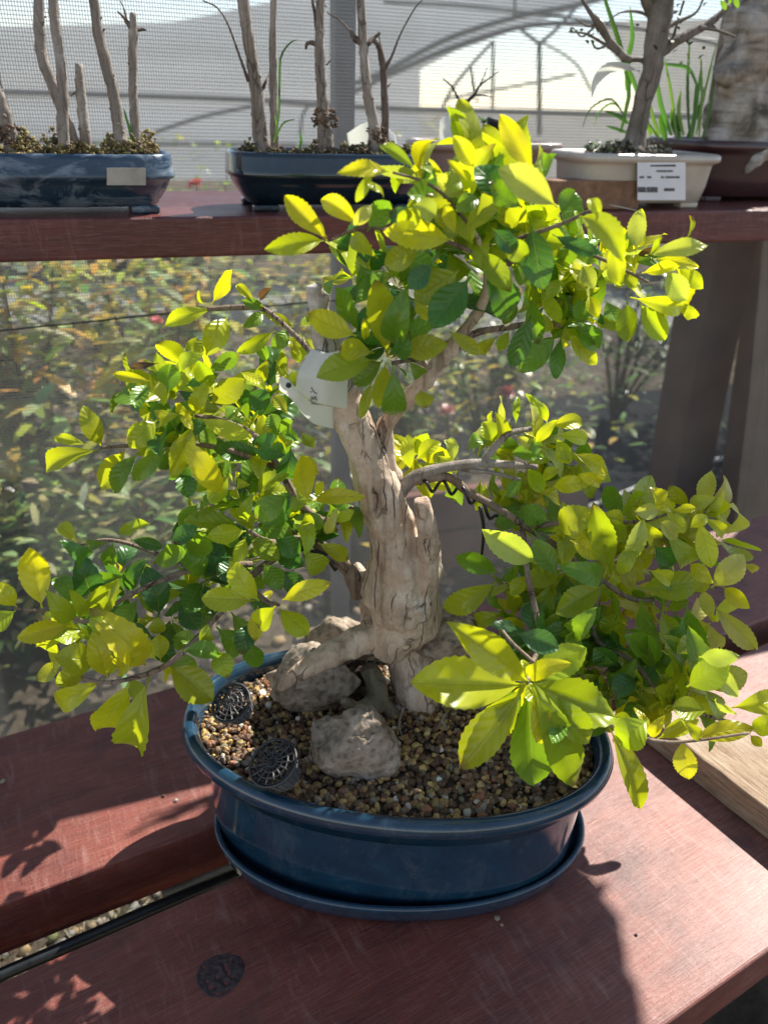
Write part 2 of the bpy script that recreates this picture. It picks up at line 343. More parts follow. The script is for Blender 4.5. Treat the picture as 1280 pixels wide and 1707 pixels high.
# ---- bench (two red-stained planks)
ANG = R_(29.0); PE = Vector((math.cos(ANG), math.sin(ANG), 0)); PN = Vector((-PE.y, PE.x, 0))
bench = thing('bench', (0, .45, 0), 'slatted bench of two thick red-stained planks under the large blue pot', 'bench')
M_red = m_redwood('red_stain')
def plank(n0, n1, e0, e1, th, name, par, ang=ANG, ztop=0, corner=.0, mt=None):
    rm = rotz(ang); L = e1-e0; Wd = n1-n0; mb = MB()
    c = corner
    xs = [(-L/2, -Wd/2), (L/2-c, -Wd/2), (L/2, -Wd/2+c), (L/2, Wd/2), (-L/2, Wd/2)] if c else [(-L/2, -Wd/2), (L/2, -Wd/2), (L/2, Wd/2), (-L/2, Wd/2)]
    nn = len(xs); mb.add([Vector((x, y, 0)) for x, y in xs]+[Vector((x, y, -th)) for x, y in xs],
        [tuple(range(nn)), tuple(range(2*nn-1, nn-1, -1))]+[(i, i+nn, (i+1) % nn+nn, (i+1) % nn) for i in range(nn)])
    o = mb.build(name, mt or M_red, smooth=False)
    ctr = rm @ Vector(((e0+e1)/2, (n0+n1)/2, 0)); ctr.z = ztop
    o.parent = par; o.location = ctr-par.location; o.rotation_euler = (0, 0, ang); bevel(o, .003, 3); return o
p1 = plank(.1695, .4385, -1.0, 1.6, .05, 'plank', bench, R_(30.6))
p2 = plank(.504, .712, -1.0, 2.2, .062, 'plank', bench, R_(28.6))
p1['label'] = 'front plank with a dark round knot'; p2['label'] = 'rear plank in leafy shade'
kc = AZ(367, 1625, .0); mb = MB(); vs = []; fs = []; nr, ns = 22, 72
for i in range(nr+1):
    for k in range(ns):
        a = 2*math.pi*k/ns; rr = i/nr; R = .0168*rr*(1+.05*math.sin(3*a+1)+.05*noise.noise(Vector((math.cos(a)*3, math.sin(a)*3, 0)))); x = R*1.12*math.cos(a); y = R*math.sin(a)
        z = (-.0003+.0016*noise.noise(Vector((x*240, y*240, 0)))*(rr < .9)) if i < nr else -.0012
        vs.append(rotz(R_(28)) @ Vector((x, y, 0))+kc+Vector((0, 0, .0008+z)))
for i in range(nr):
    for k in range(ns): fs.append((i*ns+k, (i+1)*ns+k, (i+1)*ns+(k+1) % ns, i*ns+(k+1) % ns))
mb.add(vs, fs); kn = mb.build('knot', simple('knot_wood', (.042, .022, .022), .5, .75, 190, 1.0)); kn.parent = p1
kn.matrix_parent_inverse = (Matrix.Translation(Vector(p1.location)+bench.location) @ Matrix.Rotation(R_(30.6), 4, 'Z')).inverted()
for e in (-.55, .62):
    mb = MB(); rm = rotz(ANG)
    c = rm @ Vector((e+.3 if e > 0 else e-.25, .44, 0)); mb.box(c.x, c.y, -.1085, .06, .58, .09, rm); bevel(mb.build('bearer', M_red, bench, smooth=False), .002)
    for nn_ in (.22, .66):
        mb = MB(); c = rm @ Vector((e+.3 if e > 0 else e-.25, nn_, 0)); mb.box(c.x, c.y, -.3205, .055, .055, .359, rm); bevel(mb.build('leg', M_red, bench, smooth=False), .002)

# ---- irrigation pipes in the gap
M_pipe = simple('poly_pipe', (.018, .022, .024), .35, .5, 60, .2)
a = [AZ(-60, 1652, -.062), AZ(150, 1562, -.062), AZ(300, 1497, -.07), AZ(420, 1448, -.085), AZ(700, 1330, -.12)]
mb = MB(); mb.tube(a, [pxr(q, 11) for q in a], 20, .02, 30); tag(mb.build('irrigation_pipe', M_pipe), 'black plastic irrigation pipe running along the gap beside the front plank', 'pipe')
a = [AZ(270, 1490, -.15), AZ(385, 1440, -.15), AZ(560, 1370, -.16)]
mb = MB(); mb.tube(a, [pxr(q, 10) for q in a], 20); tag(mb.build('irrigation_pipe', simple('grey_pipe', (.10, .10, .10), .5, .3)), 'short dull grey pipe tucked under the rear plank edge next to the pot', 'pipe')

# ---- raw timber block at right
M_raw = None
def m_raw():
    m, t, b = mat('raw_timber'); v = coords(t, (2, 30, 30)); n = nz(t, v, 12, 8, .75, .5); br = nz(t, coords(t), 14, 4)
    col = ramp(t, n, [(.32, (.12, .07, .04)), (.5, (.34, .235, .15)), (.72, (.50, .40, .29))]); col = mixc(t, ramp(t, br, [(.5, g(0)), (.75, g(.5))]), col, (.62, .55, .44))
    t.links.new(col, b.inputs['Base Color']); b.inputs['Roughness'].default_value = .85; bump(t, b, n, .9, .0025); return m
c0 = AZ(1040, 1210, .0); c1 = AZ(1280, 1403, .0); dr = (c1-c0).normalized(); nrm_ = Vector((-dr.y, dr.x, 0)); L = .42; wd = .072; hh = .033
mb = MB(); xs = 40; vs = []; fs = []
for i in range(xs+1):
    for (u, z) in ((0, 0), (0, hh), (wd, hh), (wd, 0)):
        jit = .0012*noise.noise(Vector((i*.5, u*30, z*90)))
        vs.append(Vector((-L/2+L*i/xs, u+jit, z+(jit if z else 0))))
for i in range(xs):
    for k in range(4): fs.append((i*4+k, i*4+(k+1) % 4, (i+1)*4+(k+1) % 4, (i+1)*4+k))
fs += [(3, 2, 1, 0), tuple(xs*4+k for k in range(4))]
mb.add(vs, fs); blk = mb.build('timber_offcut', m_raw(), smooth=False); ang_b = math.atan2(dr.y, dr.x)
blk.location = c0+dr*(L/2)+Vector((0, 0, .001)); blk.rotation_euler = (0, 0, ang_b); bevel(blk, .0015, 2)
tag(blk, 'rough unpainted timber board lying across the bench at the right', 'timber')

# ---- upper shelf
TH_S = .037
shelf = thing('shelf', SO+Vector((0, 0, 0)), 'raised red-stained shelf board behind the bench carrying the small pots', 'shelf')
def sp(s, d, z=0): return SO+SE*s+SN*d+Vector((0, 0, z))
M_red2 = m_redwood('red_stain_shelf', (.085, .018, .018), (.17, .038, .032), (.42, .22, .18), .35, .3)
o = plank(0, .235, 0, 2.6, TH_S, 'shelf_board', shelf, R_(20.5), 0, 0, M_red2)
cc = sp(.7, .1175); o.location = Vector((cc.x, cc.y, .5))-shelf.location
for s in (-.35, 1.35):
    mb = MB(); c = sp(s, .20); mb.box(c.x, c.y, -.0195, .05, .05, .96, rotz(R_(20.5))); bevel(mb.build('post', M_red2, shelf, smooth=False), .002)

# ---- posts
M_post = simple('weathered_post', (.11, .058, .033), .8, .35, 14, .6)
M_postg = simple('grey_post', (.17, .18, .19), .7, .2, 20, .3)
def post(px, pyt, pxb, pyb, Y, wpx, m, label, name='fence_post', cat='post', top=.80):
    a = AY(pxb, pyb, Y); b = AY(px, pyt, Y); d = (b-a)/(b.z-a.z); lo = a+d*(-.5-a.z); hi = a+d*(top-a.z); w = pxr(AY(px, pyt, Y), wpx)
    mb = MB(); vs = []
    for p in (lo, hi):
        for (x, y) in ((-1, -1), (1, -1), (1, 1), (-1, 1)): vs.append(p+SE*x*w/2+SN*y*w/2)
    mb.add(vs, [(0, 1, 5, 4), (1, 2, 6, 5), (2, 3, 7, 6), (3, 0, 4, 7), (4, 5, 6, 7), (3, 2, 1, 0)]); o = mb.build(name, m, smooth=False); bevel(o, .003); tag(o, label, cat)
post(1184, 500, 1144, 720, 1.42, 78, M_post, 'broad brown timber post behind the net, left of the two at the right')
post(1290, 500, 1258, 720, 1.55, 68, M_post, 'narrower brown timber post behind the net at the right edge')
post(571, 80, 569, 480, 1.45, 36, M_postg, 'slim blue-grey upright post behind the net above the middle pot', cat='post', top=.85)

# ---- net
M_netm = m_net('net_mesh', .0029)
mb = MB(); vs = []; NX, NZ = 120, 40
ncx, ncz, nlen, nhei = .75, .2, 3.4, 1.42
for j in range(NZ+1):
    for i in range(NX+1):
        x = -nlen/2+nlen*i/NX; z = -nhei/2+nhei*j/NZ
        vs.append(Vector((x, .012*noise.noise(Vector((x*1.6, z*2.2, 0)))+.004*noise.noise(Vector((x*6, z*5, 3))), z)))
mb.add(vs, [(j*(NX+1)+i, j*(NX+1)+i+1, (j+1)*(NX+1)+i+1, (j+1)*(NX+1)+i) for j in range(NZ) for i in range(NX)])
net = mb.build('shade_net', M_netm); c = sp(ncx, .262); net.location = (c.x, c.y, ncz); net.rotation_euler = (0, 0, R_(20.5))
tag(net, 'fine grey see-through mesh net stretched behind the shelf and bench', 'netting')
a = [AS(x, y, .255) for x, y in ((-80, 562), (0, 551), (130, 538), (280, 522), (420, 512), (560, 500))]
mb = MB(); mb.tube(a, [.0012]*6, 8); tag(mb.build('guide_wire', M_pipe), 'thin dark wire sagging along the net below the shelf', 'wire')
a = [AS(x, y, .255) for x, y in ((640, 480), (900, 520), (1100, 560), (1280, 600))]

# ================================================================== BEYOND THE NET
house = thing('shade_house', (1, 6, -.5), 'pale shade-cloth tunnel house with curved pipe hoops beyond the net', 'shade house')
M_cl = m_cloth('shade_cloth', (.60, .62, .64), .2, .6); M_cl2 = m_cloth('shade_cloth_warm', (.68, .67, .64), .14, .6); M_pp = simple('galvanised_pipe', (.22, .22, .205), .5, .2)
def sheet(pts, name, m, th=.01):
    P = [AY(*p) for p in pts]; n = (P[1]-P[0]).cross(P[2]-P[1]).normalized()*th
    k = len(P); mb = MB(); mb.add(P+[p+n for p in P], [tuple(range(k)), tuple(range(2*k-1, k-1, -1))]+[(i, (i+1) % k, (i+1) % k+k, i+k) for i in range(k)])
    return mb.build(name, m, house, smooth=False)
sheet([(-300, 300, 6), (700, 300, 6), (700, -120, 6), (450, 3, 6), (290, 36, 6), (0, 44, 6), (-300, 60, 6)], 'wall_cloth', M_cl)
sheet([(690, 187, 6.6), (1500, 198, 6.6), (1500, 300, 6.6), (690, 300, 6.6)], 'wall_cloth', M_cl2)
sheet([(985, 35, 6.4), (1500, 25, 6.4), (1500, 235, 6.4), (1125, 235, 6.4), (1045, 120, 6.4)], 'wall_cloth', M_cl2)
sheet([(700, 115, 5.6), (760, 84, 5.6), (870, 46, 5.6), (960, 14, 5.6), (1040, -10, 5.6), (1100, -200, 5.6), (600, -200, 5.6), (600, 140, 5.6)], 'roof_cloth', M_cl)
def pipe(pts, Y, rp, name='hoop'):
    P = [AY(x, y, Y) for x, y in pts]; mb = MB(); mb.tube(P, [pxr(p, rp) for p in P], 10, sub=8); mb.build(name, M_pp, house)
pipe([(560, 150), (640, 118), (750, 62), (870, 25), (960, 8), (1080, -25)], 5.5, 4)
pipe([(560, 168), (640, 128), (740, 84), (860, 46), (960, 38), (1080, 48), (1280, 90)], 5.5, 4)
pipe([(-100, 150), (0, 153), (200, 158), (420, 166), (640, 180), (900, 186), (1280, 196)], 5.9, 4.5, 'rail')
pipe([(-100, 232), (200, 238), (420, 240), (640, 246)], 5.9, 3, 'rail')
pipe([(640, 2), (760, 8), (880, 20), (1000, 35)], 5.6, 2.5, 'rail'); pipe([(235, 228), (330, 196), (420, 176)], 5.8, 3, 'brace')
pipe([(899, 225), (899, 70)], 5.4, 4, 'upright'); pipe([(899, 72), (878, 56), (866, 46)], 5.4, 3, 'brace'); pipe([(899, 72), (925, 50), (960, 12)], 5.4, 3, 'brace')
pipe([(821, 180), (822, 66)], 5.4, 2.6, 'upright'); pipe([(820, 70), (785, 108), (755, 145), (738, 178)], 5.4, 2.6, 'brace'); pipe([(858, -20), (858, 30)], 5.4, 2.6, 'upright')
pipe([(785, 112), (795, 170)], 5.4, 1.6, 'brace'); pipe([(740, 165), (830, 148), (900, 135), (960, 122)], 5.7, 2, 'brace'); pipe([(905, 70), (940, 90), (965, 112), (985, 150)], 5.7, 2)
pipe([(500, 225), (505, 190), (520, 172), (545, 168)], 5.2, 2.5, 'brace')

# shrubs and flowers behind the net
def blade_leaf(mb, p, d, up, L, w, col, nseg=4):
    d = d.normalized(); s = d.cross(up)
    if s.length < 1e-3: s = Vector((1, 0, 0))
    s.normalize(); n = s.cross(d); vs = []
    for i in range(nseg+1):
        t = i/nseg; ww = w*math.sin(math.pi*min(1, t*.92+.08))**.8*.5; c = p+d*L*t-n*L*.22*t*t
        vs += [c-s*ww+n*ww*.25, c+s*ww+n*ww*.25]
    mb.add(vs, [(2*i, 2*i+1, 2*i+3, 2*i+2) for i in range(nseg)], col)
M_bleaf = m_leaf('shrub_leaf', .35, .35, False)
M_stem = simple('shrub_stem', (.13, .10, .07), .85, .3, 40, .5)
CY, CG, CD, CO = (.52, .46, .07), (.16, .24, .06), (.045, .09, .035), (.50, .30, .07); CP = (.42, .46, .22)
def shrub(px, pyb, Y, wid, hei, nl, cols, label, lw=(.035, .012), name='shrub', base=None):
    b0 = AY(px, pyb, Y); b0.z = -.5 if base is None else base
    r = thing(name, b0, label, 'shrub'); st = MB(); lf = MB(); tips = []
    for i in range(9):
        a = random.random()*6.28; q = Vector((math.cos(a)*wid*.42*random.random(), math.sin(a)*wid*.3*random.random(), hei*(.55+.4*random.random())))
        mid_ = Vector((q.x*.4, q.y*.4, q.z*.5)); st.tube([b0, b0+mid_, b0+q], [.008, .006, .003], 6, sub=3); tips.append((mid_, q))
    for i in range(nl):
        m_, q = random.choice(tips); u = random.random(); c = m_.lerp(q, u) if random.random() < .45 else Vector((random.gauss(0, wid*.26), random.gauss(0, wid*.22), hei*(.12+.86*random.random())))
        a = random.random()*6.28; d = Vector((math.cos(a), math.sin(a), random.uniform(-.1, .9)))
        L = lw[0]*random.uniform(.6, 1.3); col = random.choice(cols); col = tuple(x*random.uniform(.75, 1.25) for x in col)
        blade_leaf(lf, b0+c, d, Vector((0, 0, 1)), L, lw[1]*random.uniform(.7, 1.3), col)
    st.build('stem', M_stem, r); lf.build('foliage', M_bleaf, r, attr=True); return r
shrub(40, 700, 1.75, .85, .92, 1500, [CY, CY, CG, CP, CP, CG, CD, CO], 'tall yellow-variegated shrub behind the net at the far left', (.075, .024))
shrub(270, 700, 2.1, .8, .80, 1100, [CY, CO, CY, CG, CP, CD, CP], 'yellow and orange shrub behind the net beside the tall variegated one', (.075, .024))
shrub(130, 900, 1.5, .7, .42, 1000, [CG, CP, CD, CG, CP], 'low grey-green shrub behind the net near the bench end', (.055, .017))
shrub(400, 720, 1.85, .6, .50, 800, [CG, CD, CY, CP, CG], 'green shrub behind the net to the left of the bonsai trunk', (.055, .017))
shrub(-60, 1000, 1.35, .6, .42, 700, [CG, CD, CP, CP], 'dull green shrub behind the net at the lower left corner', (.05, .015))
shrub(820, 640, 2.4, .8, .62, 900, [CD, CD, CG, CG, CY], 'dark green shrub behind the net right of the trunk', (.06, .018))
shrub(680, 640, 2.2, .6, .50, 600, [CD, CG, CG, CY], 'small mixed green shrub behind the net directly behind the branch', (.055, .017))
shrub(1040, 600, 2.9, 1.0, .62, 800, [CD, CD, CG], 'dim dark shrub behind the net left of the brown posts', (.06, .018))
shrub(560, 560, 3.0, 1.1, .66, 900, [CG, CY, CY, CD, CP], 'yellow-green shrub behind the net under the middle blue pot', (.07, .023))
shrub(1330, 640, 2.6, .9, .6, 600, [CD, CD, CG], 'dim dark shrub behind the net beyond the right-hand post', (.06, .018))
shrub(330, 470, 3.9, 1.1, .95, 700, [CG, CG, CP, CD], 'tall green shrub far behind between the two blue pots', (.07, .022))
shrub(760, 250, 5.0, 1.0, 1.05, 500, [CY, CG, CP], 'yellowish shrub far beyond beside the shade house wall', (.09, .03))
def flower(px, py, Y, r, col, label):
    c = AY(px, py, Y); f = thing('flower', (c.x, c.y, -.5), label, 'flower'); mb = MB()
    for k in range(26):
        a = random.random()*6.28; d = Vector((math.cos(a), math.sin(a), random.uniform(-.3, 1.1))); blade_leaf(mb, c, d, Vector((0, 0, 1)), r*random.uniform(.7, 1.1), r*.7, col, 3)
    mb.build('bloom', M_bleaf, f, attr=True); mb = MB(); mb.tube([Vector((c.x, c.y+.01, -.5)), c+Vector((.01, 0, -.1)), c], [.005, .004, .003], 6); mb.build('stem', M_stem, f)
flower(325, 306, 3.6, .045, (.65, .03, .035), 'red bloom seen through the net between the two blue pots')
flower(261, 536, 1.8, .02, (.72, .2, .26), 'pink bloom behind the net left of the twig tip')
flower(843, 655, 2.1, .03, (.42, .07, .06), 'dull red bloom behind the net between the upper and lower right foliage')
flower(745, 684, 1.9, .026, (.45, .16, .14), 'dusky pink bloom behind the net just above the right branch')

# plant trough behind the net and pale hose
mb = MB(); c = AZ(800, 1020, -.5); M_tr = simple('dark_brown_timber', (.13, .045, .028), .7, .4, 12, .5)
tr = thing('planter_box', (c.x+.05, c.y+.25, -.5), 'dark brown timber planter box on the ground behind the net', 'planter box')
for i, z in enumerate((-.43, -.31)):
    mb = MB(); mb.box(c.x+.02, c.y+.22, z, .62, .03, .11, rotz(R_(20))); bevel(mb.build('side_board', M_tr, tr, smooth=False), .003)
mb = MB(); q = Vector((c.x+.02, c.y+.22, -.38))+rotz(R_(20)) @ Vector((0, .13, 0)); mb.box(q.x, q.y, -.40, .6, .23, .20, rotz(R_(20))); bevel(mb.build('soil_fill', M_soil, tr, smooth=False), .003)
a = [AZ(x, y, -.48) for x, y in ((560, 990), (700, 950), (830, 902), (1000, 838), (1140, 782), (1290, 742))]
mb = MB(); mb.tube(a, [.008]*6, 10); tag(mb.build('garden_hose', simple('pale_hose', (.36, .37, .37), .5, .2)), 'pale grey hose lying on the dark ground behind the net', 'hose')
# nursery pots row beyond path
M_bp = simple('black_pot_plastic', (.03, .03, .035), .5, .3)
for i, (px, lb) in enumerate(((165, 'leftmost'), (200, 'second from left'), (240, 'middle'), (285, 'second from right'), (330, 'rightmost'))):
    c = AY(px, 470, 5.6); w2 = .075+.01*(i % 2); mb = MB(); pot_mesh(mb, (c.x, c.y, -.496), w2, w2, 0, [(.02, 0), (.004, .15), (0, .15), (0, .17), (.01, .17), (.012, .13)], 2, 24)
    o = mb.build('nursery_pot', M_bp); tag(o, lb+' of the small black nursery pots in the row past the grey path', 'pot', 'black nursery pots beyond the path')
# ================================================================== MAIN POT
PC = Vector((.0158, .4945, 0)); PA, PB, PRZ = .1835, .108, -.085
ZS = 1.19
M_blue = m_glaze('blue_glaze', (.008, .028, .052), (.012, .047, .086), (.03, .085, .13), 30, .13, None, .38)
mb = MB(); pot_mesh(mb, (.0245, .4925, .001), .169, .0965, .03, [(.02, 0), (.0075, .0005), (.0048, .004), (.0035, .012), (.0008, .019), (0, .0225), (.0010, .0245), (.0032, .025), (.0052, .0235), (.0065, .017), (.0095, .010), (.03, .008)], 2.1, 128)
tag(mb.build('saucer', M_blue), 'oval glossy blue saucer under the large bonsai pot', 'saucer')
mb = MB(); pot_mesh(mb, (PC.x, PC.y, .0105), PA, PB, PRZ, [(a_, z_*ZS) for a_, z_ in [(.034, 0), (.026, .0005), (.0215, .004), (.0205, .020), (.0195, .045), (.0185, .070), (.0185, .083), (.018, .0865), (.016, .0885), (.008, .0895), (.003, .0915), (.0008, .0945), (0, .098), (.0016, .102), (.005, .1045), (.009, .1045), (.0125, .102), (.0145, .097), (.016, .085), (.018, .07)]], 2.1, 160)
pot = mb.build('bonsai_pot', M_blue); tag(pot, 'large oval glossy blue bonsai pot on a matching saucer', 'pot')
def insoil(x, y, k=.0175):
    d = rotz(-PRZ) @ Vector((x-PC.x, y-PC.y, 0)); return (d.x/(PA-k))**2+(d.y/(PB-k))**2
def soilz(x, y):
    return .1195+.010*(1-insoil(x, y))+.0025*noise.noise(Vector((x*40, y*40, 0)))
# gravel: soil body and a few thousand pebbles
mb = MB(); vs = [Vector((PC.x, PC.y, soilz(PC.x, PC.y)-.002))]; fs = []; nr, ns = 14, 64
for i in range(1, nr+1):
    for k in range(ns):
        a = 2*math.pi*k/ns; q = rotz(PRZ) @ Vector(((PA-.0165)*i/nr*math.cos(a), (PB-.0165)*i/nr*math.sin(a), 0))+PC; vs.append(Vector((q.x, q.y, soilz(q.x, q.y)-.002)))
fs = [(0, 1+k, 1+(k+1) % ns) for k in range(ns)]+[(1+(i-1)*ns+k, 1+i*ns+k, 1+i*ns+(k+1) % ns, 1+(i-1)*ns+(k+1) % ns) for i in range(1, nr) for k in range(ns)]
mb.add(vs, fs, (.035, .022, .014))
gp = [((.12, .062, .032), 8), ((.19, .105, .05), 8), ((.075, .042, .024), 5), ((.40, .25, .09), 6), ((.54, .36, .13), 4), ((.34, .24, .09), 1), ((.30, .13, .06), 3), ((.32, .26, .20), 2), ((.68, .62, .52), 1), ((.20, .16, .10), 2)]
gcol = [c for c, k in gp for _ in range(k)]
V1, F1 = ICO1; V2, F2 = ICO2
n_ = 0
while n_ < 4600:
    x = PC.x+random.uniform(-PA, PA); y = PC.y+random.uniform(-PB, PB)
    if insoil(x, y, .0155) > 1: continue
    n_ += 1; r = random.choice((.0016, .0021, .0026, .0031, .0037)); v, f = (V2, F2) if (y < PC.y-.02 and r > .002) else (V1, F1)
    q = Matrix.Rotation(random.random()*6.3, 3, Vector((random.random()-.5, random.random()-.5, random.random()-.5)).normalized())
    sx, sy, sz = r*random.uniform(.8, 1.35), r*random.uniform(.75, 1.1), r*random.uniform(.6, .95); o = random.random()*50
    col = random.choice(gcol); k_ = random.uniform(.85, 1.5); col = tuple(c*k_*random.uniform(.92, 1.08) for c in col)
    p = Vector((x, y, soilz(x, y)-.0008+random.random()*.0018))
    mb.add([q @ Vector((a.x*sx, a.y*sy, a.z*sz))*(1+.28*noise.noise(a*1.3+Vector((o, 0, 0))))+p for a in v], f, col)
struct(mb.build('potting_gravel', m_attr('gravel', .6, 320, .5), attr=True, smooth=False), 'stuff')

# rocks
M_lime = m_rock('limestone', (.19, .14, .10), (.44, .355, .28), (.68, .59, .50), 70)
def rock(px, py, Y, rx, ry, rz_, label, seed, squash=(1, .8, .8), m=None, rot=0, amp=.32, fr=1.25):
    c = AY(px, py, Y); v, f = ICO4; mb = MB(); out = []; k = dep(c)/FPX
    for a in v:
        b = a.copy(); s = 1+amp*noise.noise(b*fr+Vector((seed, 0, 0)))+.16*noise.noise(b*3.5+Vector((0, seed, 0)))+.10*(.3-abs(noise.noise(b*8+Vector((seed, 0, 0)))))+.05*noise.noise(b*19)+.03*noise.noise(b*42)
        # knock flat facets off
        for fd in ((.6, -.7, .35), (-.5, -.4, .75), (.1, -.9, -.2), (.8, .1, .5)):
            d = Vector(fd).normalized(); dd = b.dot(d)
            if dd*s > .80: s = min(s, s-(dd*s-.80)*.75)
        b = b*s; out.append(Matrix.Rotation(rot, 3, 'Y') @ Vector((b.x*rx*k, b.y*rz_*k, b.z*ry*k))+c)
    mb.add(out, f); o = mb.build('rock', m or M_lime); tag(o, label, 'rock'); return o
rock(598, 1240, .452, 72, 60, 48, 'rounded pitted grey-tan stone in front of the trunk, set in the gravel', 3.3)
rock(520, 1128, .525, 68, 52, 46, 'pale jagged stone under the left root of the trunk', 8.1, rot=-.25, amp=.45)
rock(560, 1075, .558, 62, 42, 34, 'sunlit ragged stone standing behind the left root', 5.4, rot=-.4, amp=.5)
rock(592, 1135, .545, 40, 42, 30, 'small dark stone in the hollow between the roots', 12.7, m=m_rock('dark_stone', (.07, .055, .04), (.13, .10, .075), (.22, .18, .14), 70))
rock(752, 1072, .545, 72, 58, 42, 'broad tan stone behind the right root of the trunk', 21.2)

# fertiliser baskets
M_bk = simple('black_plastic', (.045, .045, .048), .5, .3, 200, .2)
def basket(px, py, Y, ax, label, r=.0208, hgt=.023):
    c = AY(px, py, Y); z = Vector(ax).normalized(); x = z.cross(Vector((0, 1, 0))).normalized(); y = z.cross(x)
    t = thing('fertiliser_basket', c, label, 'basket', 'fertiliser baskets on the gravel')
    mb = MB(); n = 20; rows = 5; vs = []
    for i in range(rows+1):
        u = i/rows; rr = r*(1-.30*u)
        for k in range(n):
            a = 2*math.pi*k/n; vs.append(c-z*hgt*u+x*rr*math.cos(a)+y*rr*math.sin(a))
    fs = []
    for i in range(rows):
        for k in range(n):
            A, B, C, D = i*n+k, i*n+(k+1) % n, (i+1)*n+(k+1) % n, (i+1)*n+k
            fs.append((A, B, C, D))
    mb.add(vs, fs); o = mb.build('cup', M_bk, t, smooth=False); w = o.modifiers.new('wire', 'WIREFRAME'); w.thickness = .0019; w.use_even_offset = False
    mb = MB(); vs = [c+z*.001]; fs = []; cnt = [1]
    rr_ = [.2, .45, .72, 1.0]; nn = 15
    for i, q in enumerate(rr_):
        for k in range(nn):
            a = 2*math.pi*k/nn; vs.append(c+z*.001+x*r*q*math.cos(a)+y*r*q*math.sin(a))
    fs = [(0, 1+k, 1+(k+1) % nn) for k in range(nn)]+[(1+i*nn+k, 1+(i+1)*nn+k, 1+(i+1)*nn+(k+1) % nn, 1+i*nn+(k+1) % nn) for i in range(3) for k in range(nn)]
    mb.add(vs, fs); o = mb.build('lid', M_bk, t, smooth=False); w = o.modifiers.new('wire', 'WIREFRAME'); w.thickness = .0021; w.use_even_offset = False
    mb = MB(); P = [c+x*r*1.05*math.cos(a)+y*r*1.05*math.sin(a) for a in np.linspace(0, 2*math.pi, 41)]; mb.tube(P, [.0011]*41, 8, sub=1, cap=False); mb.build('rim', M_bk, t)
    mb = MB(); vs = []; n = 20                                  # pellets of plant food inside
    for i in range(30):
        a = random.random()*6.28; q = r*.6*math.sqrt(random.random()); chip(mb, c-z*hgt*random.uniform(.15, .9)+x*q*math.cos(a)+y*q*math.sin(a), .0042, (.05, .035, .025))
    mb.build('pellets', m_attr('pellet', .9), t, attr=True)
basket(455, 1272, .418, (-.34, -.30, .9), 'black lattice fertiliser basket tilted on the gravel nearest the pot rim', .0178, .021)
basket(385, 1172, .474, (-.30, -.42, .86), 'sunlit lattice fertiliser basket under the lower left leaves', .0155, .017)
# bits on the bench
for (px, py, r, col, lb) in ((294, 1336, .0022, (.42, .40, .34), 'tiny pale grey grit stone on the rear plank'), (272, 1329, .0022, (.09, .05, .035), 'tiny dark brown grit stone on the rear plank'), (5, 1304, .003, (.40, .35, .22), 'small tan grit stone at the left end of the rear plank'), (828, 1532, .0026, (.36, .27, .20), 'small tan grit stone against the saucer foot'), (836, 1543, .0014, (.5, .33, .22), 'speck of pale grit in front of the saucer'), (1060, 1560, .0014, (.02, .02, .02), 'black speck of dirt on the front plank')):
    mb = MB(); q = AZ(px, py, 0); q.z = r*.4; chip(mb, q, r, col); tag(mb.build('grit_stone', m_attr('grit_'+str(px), .8), attr=True), lb, 'stone')

# ================================================================== BONSAI TREE
tree = thing('bonsai_tree', (.02, .53, .11), 'golden-leaved bonsai tree with a thick pale trunk over rocks in the large blue pot', 'tree')
M_bk1 = m_bark('trunk_bark'); M_bk2 = m_bark('twig_bark', (.27, .20, .15), (.08, .05, .035), (.42, .34, .27), sc=90); M_gt = m_bark('grey_twig_bark', (.30, .26, .22), (.10, .08, .06), (.46, .42, .38), sc=110, crack=.5)
def limb(mb, pts, n=14, rough=.12, fr=60, sub=6, grain=0):
    P = [AY(x, y, Y) for x, y, Y, r in pts]; mb.tube(P, [pxr(p, q[3]) for p, q in zip(P, pts)], n, rough, fr, sub=sub, grain=grain)
mb = MB()
limb(mb, [(646, 1092, .53, 25), (658, 1062, .532, 44), (678, 1025, .542, 56), (669, 985, .54, 64), (668, 930, .537, 55), (653, 880, .532, 40), (624, 800, .525, 35), (603, 740, .518, 31), (580, 690, .512, 31), (573, 650, .506, 27), (560, 622, .502, 19)], 72, .13, 40, grain=.10)
limb(mb, [(712, 960, .53, 26), (714, 900, .518, 19), (708, 862, .513, 14), (702, 832, .512, 13)], 40, .25, 80, grain=.12)      # stump
limb(mb, [(645, 1050, .54, 32), (612, 1062, .535, 27), (570, 1082, .525, 23), (530, 1102, .515, 19), (495, 1124, .51, 14), (468, 1148, .51, 8)], 40, .2, 60, grain=.12)
limb(mb, [(680, 1070, .55, 34), (682, 1112, .54, 36), (694, 1150, .532, 37), (706, 1185, .524, 30), (716, 1214, .52, 14)], 18, .2, 60)
limb(mb, [(690, 1040, .555, 40), (730, 1050, .56, 42), (780, 1060, .57, 30), (820, 1090, .575, 18)], 18, .22, 60)
limb(mb, [(618, 1050, .55, 16), (612, 1000, .55, 14), (606, 970, .55, 12), (590, 945, .56, 13)], 14, .2, 60)
limb(mb, [(740, 1080, .545, 26), (775, 1130, .535, 20), (800, 1180, .53, 14)], 14, .2, 60)
tk = mb.build('trunk', M_bk1, tree); remesh(tk, .0014, 1); displace(tk, .02, .003); displace(tk, .006, .0012)
mb = MB(); limb(mb, [(577, 662, .505, 22), (562, 625, .5, 24), (549, 590, .50, 21), (537, 545, .495, 19), (528, 505, .492, 17), (522, 474, .49, 12)], 40, .2, 60, grain=.14)
limb(mb, [(536, 535, .494, 14), (541, 505, .492, 10), (546, 488, .49, 6)], 12)
